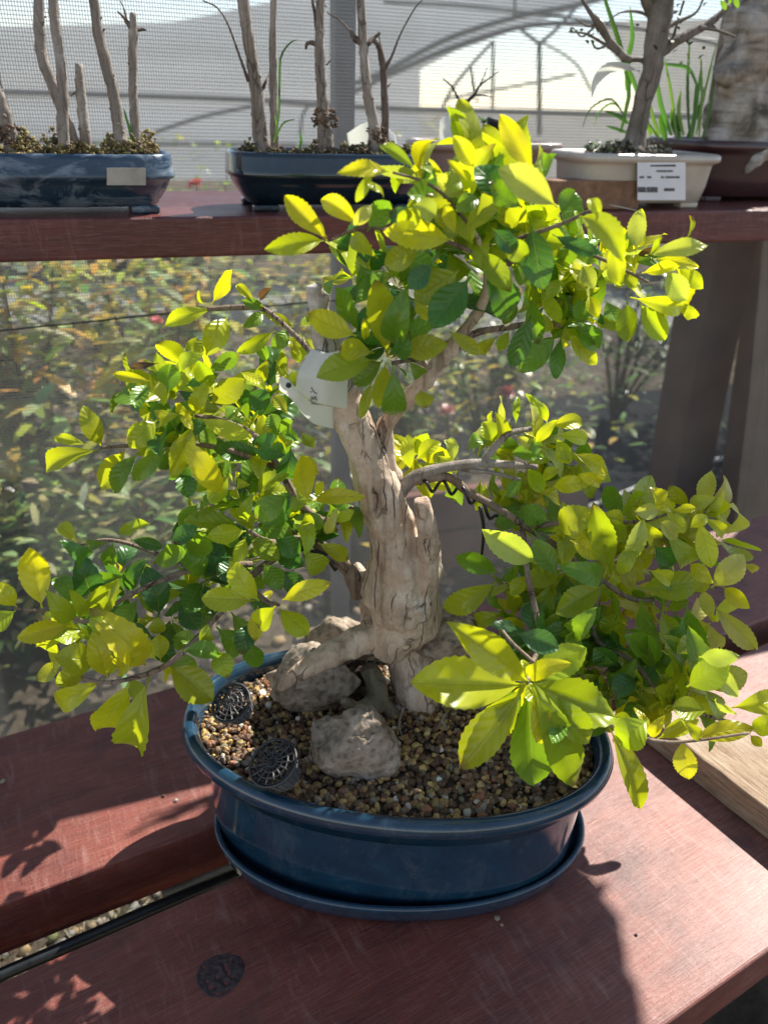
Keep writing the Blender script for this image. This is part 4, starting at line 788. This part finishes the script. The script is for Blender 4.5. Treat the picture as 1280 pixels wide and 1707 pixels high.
tP, cP, aP, hP = shelfpot(1108, 1440, 236, .145, .08, P_sq, M_purp, 'wide purple-brown pot at the right end of the shelf', ex=6)
# stickers
def patch(px0, py0, px1, py1, d, name, m, par, th=.0006):
    A, B, C, D = AS(px0, py0, d), AS(px1, py0, d), AS(px1, py1, d), AS(px0, py1, d); n = SN*-th
    mb = MB(); mb.add([A, B, C, D, A+n, B+n, C+n, D+n], [(0, 1, 2, 3), (7, 6, 5, 4), (0, 4, 5, 1), (1, 5, 6, 2), (2, 6, 7, 3), (3, 7, 4, 0)]); return mb.build(name, m, par, smooth=False)
d0 = .062-.055
patch(178, 279, 243, 308, d0-.0006, 'sticker', simple('old_sticker', (.36, .33, .29), .7, .25, 60), tL)
dC = .056-.05
M_lab = simple('label_paper', (.72, .72, .74), .5, .05, 60, 0); M_lk = simple('label_ink', (.05, .05, .06), .6)
o = patch(1062, 270, 1142, 333, dC+.0015, 'price_label', M_lab, tC)
mb = MB()
def dash(x0, y0, x1, y1):
    A, B, C, D = AS(x0, y0, dC+.0006), AS(x1, y0, dC+.0006), AS(x1, y1, dC+.0006), AS(x0, y1, dC+.0006); n = SN*-.0002
    mb.add([A, B, C, D, A+n, B+n, C+n, D+n], [(0, 1, 2, 3), (7, 6, 5, 4), (0, 4, 5, 1), (1, 5, 6, 2), (2, 6, 7, 3), (3, 7, 4, 0)])
x = 1084
while x < 1124: w_ = random.uniform(1.2, 4); dash(x, 274.5-(x-1084)*.02, x+w_, 277); x += w_+.6
x = 1094
while x < 1120: w_ = random.uniform(1.2, 3); dash(x, 283, x+w_, 286); x += w_+.8
for a_, b_ in ((1066, 1072), (1079, 1085), (1102, 1107), (1109, 1133)):
    x = a_
    while x < b_: w_ = random.uniform(1, 2.4); dash(x, 293, x+w_, 296.5); x += w_+.8
x = 1063
while x < 1096: w_ = random.choice((.7, 1.1, 1.8)); dash(x, 311, x+w_, 320); x += w_+random.choice((.7, 1.2))
x = 1107
while x < 1124: w_ = random.uniform(1.5, 3); dash(x, 313, x+w_, 318); x += w_+.7
mb.build('print', M_lk, o)
# rust-brown block in front of the cream pot
mb = MB(); A = AS(905, 318, .028); B = AS(1056, 318, .028); c = (A+B)/2; mb.box(c.x, c.y, .5+.016, (B-A).length, .03, .031, rotz(R_(20.5)))
o = mb.build('brick_piece', simple('brown_brick', (.22, .12, .07), .9, .35, 90, .9), smooth=False); bevel(o, .002); tag(o, 'rusty brown brick piece lying against the cream pot', 'brick')
mb = MB(); mb.tube([AS(1017, 341, -.01), AS(1060, 350, -.012)], [.0005, .0004], 5, sub=1)
tag(mb.build('straw', simple('dry_straw', (.6, .58, .5), .6)), 'single pale straw sticking up in front of the shelf edge', 'straw')

# moss and soil humps
def moss(cx0, cx1, py, d, n, label_name, cols, hgt=.012, par=None):
    mb = MB()
    for i in range(n):
        px = random.uniform(cx0, cx1); p = AS(px, py, d+random.uniform(-.03, .03)); p.z += -.004+hgt*max(0, noise.noise(Vector((px*.035, p.y*30, 1)))+.35)*random.random()*1.4; chip(mb, p, random.uniform(.0010, .0030), random.choice(cols))
    o = mb.build(label_name, M_moss, attr=True); return struct(o, 'stuff')
mc = [(.30, .22, .08), (.42, .33, .12), (.16, .11, .05), (.10, .07, .04), (.20, .17, .08), (.35, .30, .10)]
moss(-60, 262, 250, .062, 2200, 'moss', mc, .02); moss(395, 690, 252, .066, 1900, 'moss', [(.10, .075, .045), (.16, .11, .06), (.22, .17, .08), (.07, .05, .035), (.17, .19, .06)])
moss(975, 1120, 252, .056, 700, 'moss', [(.10, .09, .06), (.3, .28, .22), (.05, .06, .035), (.2, .2, .16)], .016)

# bare stick trees
M_st = m_bark('stick_bark', (.34, .29, .25), (.12, .09, .07), (.56, .51, .46), sc=120, crack=.6); M_sd = m_bark('dark_stick_bark', (.17, .13, .11), (.06, .045, .04), (.30, .26, .23), sc=120, crack=.5)
def stick(pts, d, label, twigs=(), m=None, base_fluff=None, grp=None):
    P = [AS(x, y, d) for x, y, r in pts]; rt = P[0].copy(); rt.z = min(rt.z, .5+hL-.006); t = thing('bare_tree', rt, label, 'tree', grp)
    mb = MB(); mb.tube([rt]+P, [pxr(P[0], pts[0][2])*1.1]+[pxr(p, q[2]) for p, q in zip(P, pts)], 12, .22, 130)
    for k in range(7):       # knobs
        i = random.randrange(len(P)-1); u = random.random(); c = P[i].lerp(P[i+1], u); v, f = ICO1; r = pxr(c, pts[i][2]); a = random.random()*6.3; o = Vector((math.cos(a), -abs(math.sin(a)), 0))*r*.9; mb.add([x*r*.28+c+o for x in v], f)
    mb.build('trunk', m or M_st, t)
    for tw in twigs:
        mb = MB(); Q = [AS(x, y, d+random.uniform(-.002, .004)*j) for j, (x, y, r) in enumerate(tw)]; mb.tube(Q, [pxr(q, w[2]) for q, w in zip(Q, tw)], 8, .2, 150); mb.build('twig', M_sd, t)
    if base_fluff:
        mb = MB(); x0, y0, r = base_fluff
        for i in range(90):
            a = random.random()*6.3; h = random.random(); p = AS(x0, y0, d)+Vector((math.cos(a)*pxr(P[0], r)*random.uniform(.4, 1), math.sin(a)*.008, (h-.5)*.016)); chip(mb, p, random.uniform(.001, .0028), random.choice([(.16, .09, .05), (.24, .15, .09), (.09, .055, .035)]))
        mb.build('root_fibre', M_moss, t, attr=True)
G1, G2 = 'bare trees planted in the left blue pot', 'bare trees planted in the middle blue pot'
stick([(16, 225, 13), (8, 190, 10), (-4, 150, 9), (-18, 90, 8)], .06, 'leaning bare stem cut off by the left edge of the picture', base_fluff=(14, 222, 16), grp=G1)
stick([(122, 232, 9), (108, 195, 9), (92, 150, 10), (72, 100, 9.5), (66, 50, 9), (64, -20, 8)], .085, 'curved bare stem leaning behind the grey one in the left blue pot', [[(70, 28, 2), (78, 27, 1)], [(70, 64, 2), (77, 60, 1)]], grp=G1)
stick([(107, 248, 10), (104, 200, 9.5), (105, 150, 8.5), (99, 90, 8), (92, 40, 8), (86, -20, 7.5)], .045, 'straight grey bare stem nearest the front of the left blue pot', grp=G1)
stick([(142, 228, 9), (138, 190, 8), (134, 150, 8), (131, 105, 6.5)], .085, 'short cut-off bare stump in the left blue pot', [[(126, 152, 1.5), (118, 160, 1)]], grp=G1)
stick([(203, 248, 11), (198, 215, 10), (190, 160, 9.5), (176, 105, 9), (163, 50, 9), (154, -20, 8)], .055, 'tall smooth bare stem arching left in the left blue pot', [[(165, 32, 2.5), (170, 28, 1.5)], [(172, 50, 2), (175, 47, 1.5)]], grp=G1)
stick([(228, 255, 7), (226, 215, 8), (222, 160, 7), (221, 100, 7), (222, 55, 8), (222, 20, 4.5)], .05, 'thin knobbly bare stem with a forked tip in the left blue pot', [[(220, 48, 5), (208, 30, 3), (196, 18, 1.2)], [(212, 35, 2), (206, 12, 1), (200, 0, .7)], [(224, 50, 4), (236, 48, 2.5), (243, 49, 1.2)], [(218, 112, 2), (213, 104, 1)], [(217, 65, 2), (214, 62, 1.4)]], grp=G1)
stick([(436, 243, 14), (432, 200, 12), (428, 150, 12), (420, 100, 9.5), (412, 50, 10), (402, -20, 10)], .05, 'thick pale bare trunk leaning left in the middle blue pot', [[(414, 135, 3), (400, 95, 2), (380, 40, 1.6), (362, 12, 1.4), (338, 0, 1)], [(438, 148, 3), (443, 135, 2), (448, 124, 1)]], grp=G2)
stick([(458, 225, 7), (456, 160, 7), (455, 110, 7), (455, 60, 5.5), (457, -20, 5.5)], .075, 'slim dark-topped bare stem behind the thick pale one in the middle blue pot', grp=G2)
stick([(543, 240, 13), (540, 200, 10), (536, 150, 9), (533, 90, 8.5), (533, 40, 7.5), (535, -20, 7)], .06, 'bare stem with a ball of fibrous roots at its foot in the middle blue pot', [[(532, 78, 3), (520, 70, 4), (512, 72, 3), (510, 80, 2)], [(527, 50, 2.5), (524, 20, 2.5), (518, -15, 2.2)], [(544, 108, 1.5), (552, 98, 1)]], base_fluff=(541, 196, 22), grp=G2)
stick([(626, 240, 12), (622, 200, 9.5), (614, 160, 8.5), (608, 110, 8), (604, 50, 7.5), (600, -20, 6.5)], .06, 'bare stem with stubby side spurs above a white tag in the middle blue pot', [[(604, 72, 5), (590, 62, 5), (583, 48, 2.5)], [(583, 50, 1.6), (565, 32, 1.2), (545, 20, 1)], [(545, 10, 1), (530, 3, .9), (518, -2, .8)], [(612, 72, 5), (624, 62, 3), (634, 54, 2)]], base_fluff=(628, 226, 18), grp=G2)
stick([(642, 235, 7), (641, 160, 6), (638, 110, 6), (632, 75, 5)], .08, 'dark forked bare stem at the right end of the middle blue pot', [[(634, 78, 4), (624, 68, 4), (618, 66, 3)], [(641, 112, 4), (652, 95, 2), (668, 55, 1.4), (690, 15, 1.2), (704, -2, 1)], [(645, 145, 2), (651, 138, 1.4)], [(643, 108, 1.5), (636, 80, 1.2), (630, 52, .8)]], M_sd, grp=G2)
# grass tufts
GC = [(.07, .20, .035), (.10, .27, .05), (.05, .13, .03), (.16, .30, .06)]
def gblade(mb, pts, w, d, col):
    P = [AS(x, y, d) for x, y in pts]; n = 12; Q = []
    def cr(u):
        m = len(P)-1; x = u*m; i = min(int(x), m-1); f = x-i; a, b_, c, e = P[max(i-1, 0)], P[i], P[i+1], P[min(i+2, m)]
        return .5*((2*b_)+(c-a)*f+(2*a-5*b_+4*c-e)*f*f+(3*b_-a-3*c+e)*f**3)
    vs = []
    for i in range(n+1):
        u = i/n; c = cr(u); dd = (cr(min(1, u+.02))-cr(max(0, u-.02))).normalized(); s = dd.cross(Vector((.2, -1, .1))).normalized(); ww = pxr(c, w)*(math.sin(math.pi*(.12+.86*u))**.7)*.5
        vs += [c-s*ww+SN*ww*.4, c, c+s*ww+SN*ww*.4]
    mb.add(vs, [(3*i+k, 3*i+k+1, 3*i+k+4, 3*i+k+3) for i in range(n) for k in (0, 1)], col)
def grass(blades, d, label):
    b0 = AS(*blades[0][0][0], d); t = thing('grass_tuft', b0, label, 'grass'); mb = MB()
    for pts, w in blades: gblade(mb, pts, w, d+random.uniform(-.008, .008), random.choice(GC))
    mb.build('blades', M_bleaf, t, attr=True)
grass([([(222, 245), (216, 215), (206, 180)], 5), ([(220, 248), (226, 232), (233, 222)], 3), ([(216, 250), (222, 235), (221, 205)], 2)], .05, 'short bright green grass blade between two stems in the left blue pot')
grass([([(458, 235), (465, 190), (466, 130), (468, 95), (482, 72), (496, 65)], 4), ([(460, 230), (472, 205), (492, 198)], 3), ([(498, 250), (502, 235), (500, 220)], 5), ([(456, 238), (462, 215), (458, 190)], 3)], .05, 'thin green grass stalk with a bent tip in the middle blue pot')
bl = [([(1035, 220), (1050, 150), (1040, 100), (1030, 60), (1010, 2), (1003, -20)], 9), ([(1045, 150), (1047, 100), (1055, 60), (1050, 10)], 9), ([(1065, 160), (1055, 130), (1045, 110)], 8)]
for (x0, y0, x1, y1, w) in ((1085, 225, 1075, 170, 8), (1100, 225, 1085, 175, 7), (1120, 225, 1095, 120, 9), (1130, 230, 1125, 190, 10), (1140, 225, 1135, 150, 8), (1150, 228, 1150, 60, 6), (1155, 228, 1170, 100, 6), (1145, 230, 1180, 130, 7), (1160, 225, 1195, 70, 5), (1110, 232, 1100, 190, 12), (1135, 232, 1120, 180, 12), (1150, 232, 1160, 140, 8), (1165, 230, 1168, 90, 5), (1170, 235, 1190, 120, 6), (1100, 230, 1060, 180, 6), (1128, 228, 1108, 95, 6)):
    bl.append(([(x0, y0), ((x0+x1)/2+random.uniform(-6, 6), (y0+y1)/2), (x1, y1)], w))
bl += [([(1165, 150), (1150, 115), (1125, 108), (1105, 106)], 6), ([(1045, 200), (1020, 165), (985, 180), (970, 215)], 3), ([(1048, 205), (1025, 172), (1000, 185), (990, 210)], 3), ([(1048, 205), (1030, 192), (1008, 184)], 7), ([(1048, 222), (1030, 215), (1010, 209)], 5)]
grass(bl, .10, 'clump of green grass blades between the cream pot and the purple-brown pot')
# low weeds in cream pot
wd_ = thing('weed', AS(1000, 245, .05), 'low dark weed at the left side of the cream pot', 'plant'); mb = MB()
for i in range(34):
    p = AS(random.uniform(975, 1055), random.uniform(236, 252), .05+random.uniform(-.02, .02)); a = random.random()*6.3; blade_leaf(mb, p, Vector((math.cos(a), math.sin(a), .6)), Vector((0, 0, 1)), random.uniform(.006, .014), .006, random.choice([(.04, .11, .03), (.07, .18, .04), (.03, .06, .025)]))
mb.build('foliage', M_bleaf, wd_, attr=True)
# tree in the cream pot
M_gr = m_bark('grey_bark', (.22, .19, .16), (.09, .075, .06), (.36, .33, .30), sc=90, crack=.6)
tc_ = thing('bare_tree', AS(1060, 248, .056), 'grey bare bonsai with side branches growing in the cream pot', 'tree'); mb = MB()
def slimb(mb, pts, d, n=14, rough=.18, fr=80):
    P = [AS(x, y, d) for x, y, r in pts]; mb.tube(P, [pxr(p, q[2]) for p, q in zip(P, pts)], n, rough, fr)
slimb(mb, [(1052, 250, 26), (1058, 236, 18), (1064, 205, 15), (1072, 165, 15), (1086, 120, 17), (1092, 75, 18), (1100, 30, 20), (1112, -30, 18)], .056); slimb(mb, [(1100, 40, 12), (1080, 0, 12), (1070, -40, 9)], .06)
o = mb.build('trunk', M_gr, tc_); remesh(o, .0018, 1)
for pts in ([(1092, 95, 10), (1120, 72, 9), (1155, 52, 7), (1190, 32, 6), (1215, 8, 4)], [(1052, 100, 5), (1030, 85, 7), (1012, 62, 6), (998, 38, 8), (985, 22, 4), (968, -5, 2)], [(1165, 45, 4), (1190, 48, 3), (1225, 60, 1.5)], [(1105, 50, 4), (1130, 35, 3), (1160, 20, 2), (1175, -10, 1.5)], [(1030, 88, 3), (1000, 68, 2.5), (975, 55, 2), (948, 52, 1.2)], [(998, 40, 3), (978, 42, 2), (960, 30, 1)], [(1018, 72, 2), (995, 80, 2), (985, 66, 1)], [(1120, 70, 3), (1128, 40, 2), (1140, 0, 2)], [(1085, 110, 4), (1070, 100, 4), (1050, 98, 4)], [(1180, 35, 2), (1200, 50, 1.5), (1212, 48, 1)], [(990, 45, 2), (970, 60, 1.5), (955, 45, 1)], [(1090, 30, 3), (1060, 18, 2), (1030, 22, 1.2), (1010, 40, 1)]):
    mb = MB(); slimb(mb, pts, .056+random.uniform(-.006, .01), 8); mb.build('branch', M_gr, tc_)
mb = MB()
for i in range(46):
    px, py = random.choice([(990, 40), (970, 55), (1110, 30), (1140, 30), (1120, 85), (1150, 90), (1065, 55), (1200, 20), (1130, 60)]); p = AS(px+random.gauss(0, 14), py+random.gauss(0, 12), .05+random.uniform(-.01, .01)); a = random.random()*6.3
    blade_leaf(mb, p, Vector((math.cos(a), math.sin(a), -.4)), Vector((0, 0, 1)), random.uniform(.004, .009), .004, random.choice([(.04, .08, .03), (.07, .07, .04), (.03, .05, .03)]))
for px, py in ((1215, 5), (1225, 0), (1210, 15), (1230, 12)): blade_leaf(mb, AS(px, py, .05), Vector((random.uniform(-1, 1), 0, .5)), Vector((0, -1, 0)), .012, .006, (.25, .45, .04))
mb.build('foliage', M_bleaf, tc_, attr=True)
o, _ = surf([[AS(1066, 122, .045), AS(1045, 106, .036), AS(1012, 104, .036), AS(990, 128, .042), AS(986, 160, .046)], [AS(1066, 119, .05), AS(1045, 111, .041), AS(1015, 112, .041), AS(994, 134, .046), AS(986, 162, .048)], [AS(1066, 116, .055), AS(1045, 117, .048), AS(1018, 121, .047), AS(997, 140, .05), AS(986, 164, .05)]], 'plant_tag', M_tag)
tag(o, 'curled pale blue plant tag arching from the grey bonsai in the cream pot', 'plant tag')
# tag behind the middle pot
o, _ = surf([[AS(578, 222, .085), AS(608, 204, .078), AS(636, 206, .082), AS(658, 224, .09)], [AS(580, 236, .085), AS(612, 222, .078), AS(640, 224, .082), AS(661, 238, .09)], [AS(584, 248, .085), AS(614, 240, .078), AS(640, 243, .082), AS(664, 252, .09)]], 'plant_tag', M_tag)
tag(o, 'white plant tag curling behind the stems at the right end of the middle blue pot', 'plant tag')
# dark stub in the back pot, with tag and nursery pot
M_blk = m_bark('black_bark', (.045, .042, .045), (.015, .014, .015), (.11, .11, .12), sc=100, crack=.4)
t = thing('bare_tree', AS(783, 232, .17), 'short black stub tree with fine twigs in the pinkish pot at the back', 'tree')
mb = MB(); slimb(mb, [(785, 238, 11), (780, 210, 10), (775, 185, 9), (771, 168, 8)], .17); mb.build('trunk', M_blk, t)
for pts in ([(768, 172, 2.2), (758, 152, 1.8), (752, 142, 1.5), (738, 130, .8)], [(779, 168, 3), (790, 158, 2.4), (800, 142, 2), (815, 130, 1.2), (832, 118, .8)], [(798, 145, 1.5), (806, 128, 1), (812, 112, .6)], [(792, 158, 1.2), (808, 158, 1), (820, 162, .7)], [(790, 152, 1.2), (787, 135, 1), (785, 112, .8)]):
    mb = MB(); slimb(mb, pts, .17, 7); mb.build('twig', M_blk, t)
o, _ = surf([[AS(733, 215, .165), AS(735, 198, .162), AS(748, 190, .162), AS(768, 176, .166)], [AS(733, 226, .165), AS(738, 212, .160), AS(752, 206, .160), AS(768, 200, .166)], [AS(735, 238, .165), AS(742, 236, .162), AS(755, 236, .162), AS(770, 234, .166)]], 'plant_tag', M_tag)
tag(o, 'rounded white plant tag beside the black stub tree in the pinkish pot', 'plant tag')
c = AS(821, 229, .165); mb = MB(); q = AS(824, 204, .165); up = (q-c).normalized(); zz = Vector((.25, 0, 1)).normalized(); r0, r1 = pxr(c, 13), pxr(c, 18); hgt = pxr(c, 27); vs = []; n = 28
X = zz.cross(Vector((0, 1, 0))).normalized(); Yv = zz.cross(X)
for r_, h in ((r0, 0), (r1*.95, hgt*.8), (r1, hgt*.82), (r1, hgt), (r1*.9, hgt), (r1*.85, hgt*.8)):
    for k in range(n): a = 6.2832*k/n; vs.append(c+zz*h+X*r_*math.cos(a)+Yv*r_*math.sin(a))
mb.add(vs, [(i*n+k, i*n+(k+1) % n, (i+1)*n+(k+1) % n, (i+1)*n+k) for i in range(5) for k in range(n)]+[tuple(range(n-1, -1, -1)), tuple(5*n+k for k in range(n))])
npot = mb.build('nursery_pot', M_bp); tag(npot, 'tiny black plastic nursery pot tilted on the rim of the pinkish pot', 'pot')
mb = MB()
for k in range(9):
    a = 2.2+k*.35; p = c+zz*hgt*.45+(X*math.cos(a)+Yv*math.sin(a))*r1*.93; chip(mb, p, .0011, (.5, .4, .38))
o = mb.build('lettering', M_moss, attr=True); o.parent = npot
t = thing('seedling', AS(806, 222, .19), 'little green spiky seedling behind the tiny black nursery pot', 'plant'); mb = MB()
for k in range(26):
    a = random.random()*6.3; p = AS(806, 205, .19); blade_leaf(mb, p, Vector((math.cos(a), math.sin(a), random.uniform(.1, 1.4))), Vector((0, 0, 1)), random.uniform(.008, .016), .0028, random.choice([(.04, .13, .06), (.08, .2, .08)]))
mb.tube([AS(806, 240, .19), AS(806, 205, .19)], [.001, .001], 5, sub=1, col=(.1, .15, .06)); mb.build('foliage', M_bleaf, t, attr=True)
# massive trunk in the purple pot
def m_fat():
    m, t, b = mat('mottled_bark'); v = coords(t); n = nz(t, v, 22, 8, .65, .6); s = nz(t, coords(t, (.5, .5, 4)), 40, 5, .6)
    col = ramp(t, n, [(.36, (.09, .075, .055)), (.47, (.27, .23, .185)), (.58, (.42, .37, .32)), (.72, (.56, .52, .48))]); col = mixc(t, mth(t, 'MULTIPLY', ramp(t, s, [(.35, g(1)), (.5, g(0))]), .5), col, (.06, .045, .03))
    t.links.new(col, b.inputs['Base Color']); b.inputs['Roughness'].default_value = .75; bump(t, b, n, .7, .006); return m
tf = thing('bonsai_tree', AS(1240, 236, .145), 'massive mottled bonsai trunk with a flared foot in the purple-brown pot', 'tree'); mb = MB()
slimb(mb, [(1250, 250, 88), (1245, 228, 76), (1238, 190, 60), (1240, 150, 50), (1246, 110, 50), (1262, 60, 55), (1280, 10, 54), (1292, -50, 50)], .125, 28, .22, 26); slimb(mb, [(1250, 110, 40), (1300, 90, 44), (1370, 20, 40), (1420, -90, 32)], .13, 20, .2, 26)
e0 = AS(1292, -50, .125); mb.tube([e0-Vector((0, 0, .03)), Vector((.60, 1.08, .80)), Vector((.66, 1.115, .9)), Vector((.80, 1.105, 1.1)), Vector((.90, 1.10, 1.24))], [.052, .05, .05, .05, .03], 20, .2, 26)
for i in range(16):
    px, py = random.uniform(1200, 1290), random.uniform(40, 235); c_ = AS(px, py, .125-random.uniform(.012, .03)); v, f = ICO2; r_ = pxr(c_, random.uniform(12, 26)); mb.add([Vector((a.x*r_, a.y*r_*.8, a.z*r_*.7))+c_ for a in v], f)
slimb(mb, [(1190, 235, 24), (1175, 243, 18)], .12); slimb(mb, [(1290, 235, 34), (1270, 246, 20)], .10)
o = mb.build('trunk', m_fat(), tf); remesh(o, .003, 1); displace(o, .05, .022); displace(o, .014, .006)

mb = MB(); mb2 = MB()                                            # its crown, above the picture, that shades the front of the bench
for i in range(11):
    q = Vector((random.uniform(.52, .74), random.uniform(1.03, 1.17), random.uniform(.93, 1.08))); b = MB(); b.tube([Vector((.66, 1.11, .9)), Vector((.64, 1.10, .96)).lerp(q, .4), q], [.014, .009, .004], 8, .2, 60); b.build('branch', M_gr, tf)
for i in range(1500):
    while True:
        u = Vector((random.uniform(-1, 1), random.uniform(-1, 1), random.uniform(-1, 1)))
        if u.length < 1: break
    c = Vector((.635+u.x*.14, 1.10+u.y*.10, 1.0+u.z*.10)); a = random.random()*6.3
    blade_leaf(mb, c, Vector((math.cos(a), math.sin(a), random.uniform(-.3, .6))), Vector((0, 0, 1)), random.uniform(.018, .032), .014, random.choice([(.05, .12, .03), (.08, .17, .04), (.04, .09, .03)]))
mb.build('foliage', M_bleaf, tf, attr=True)
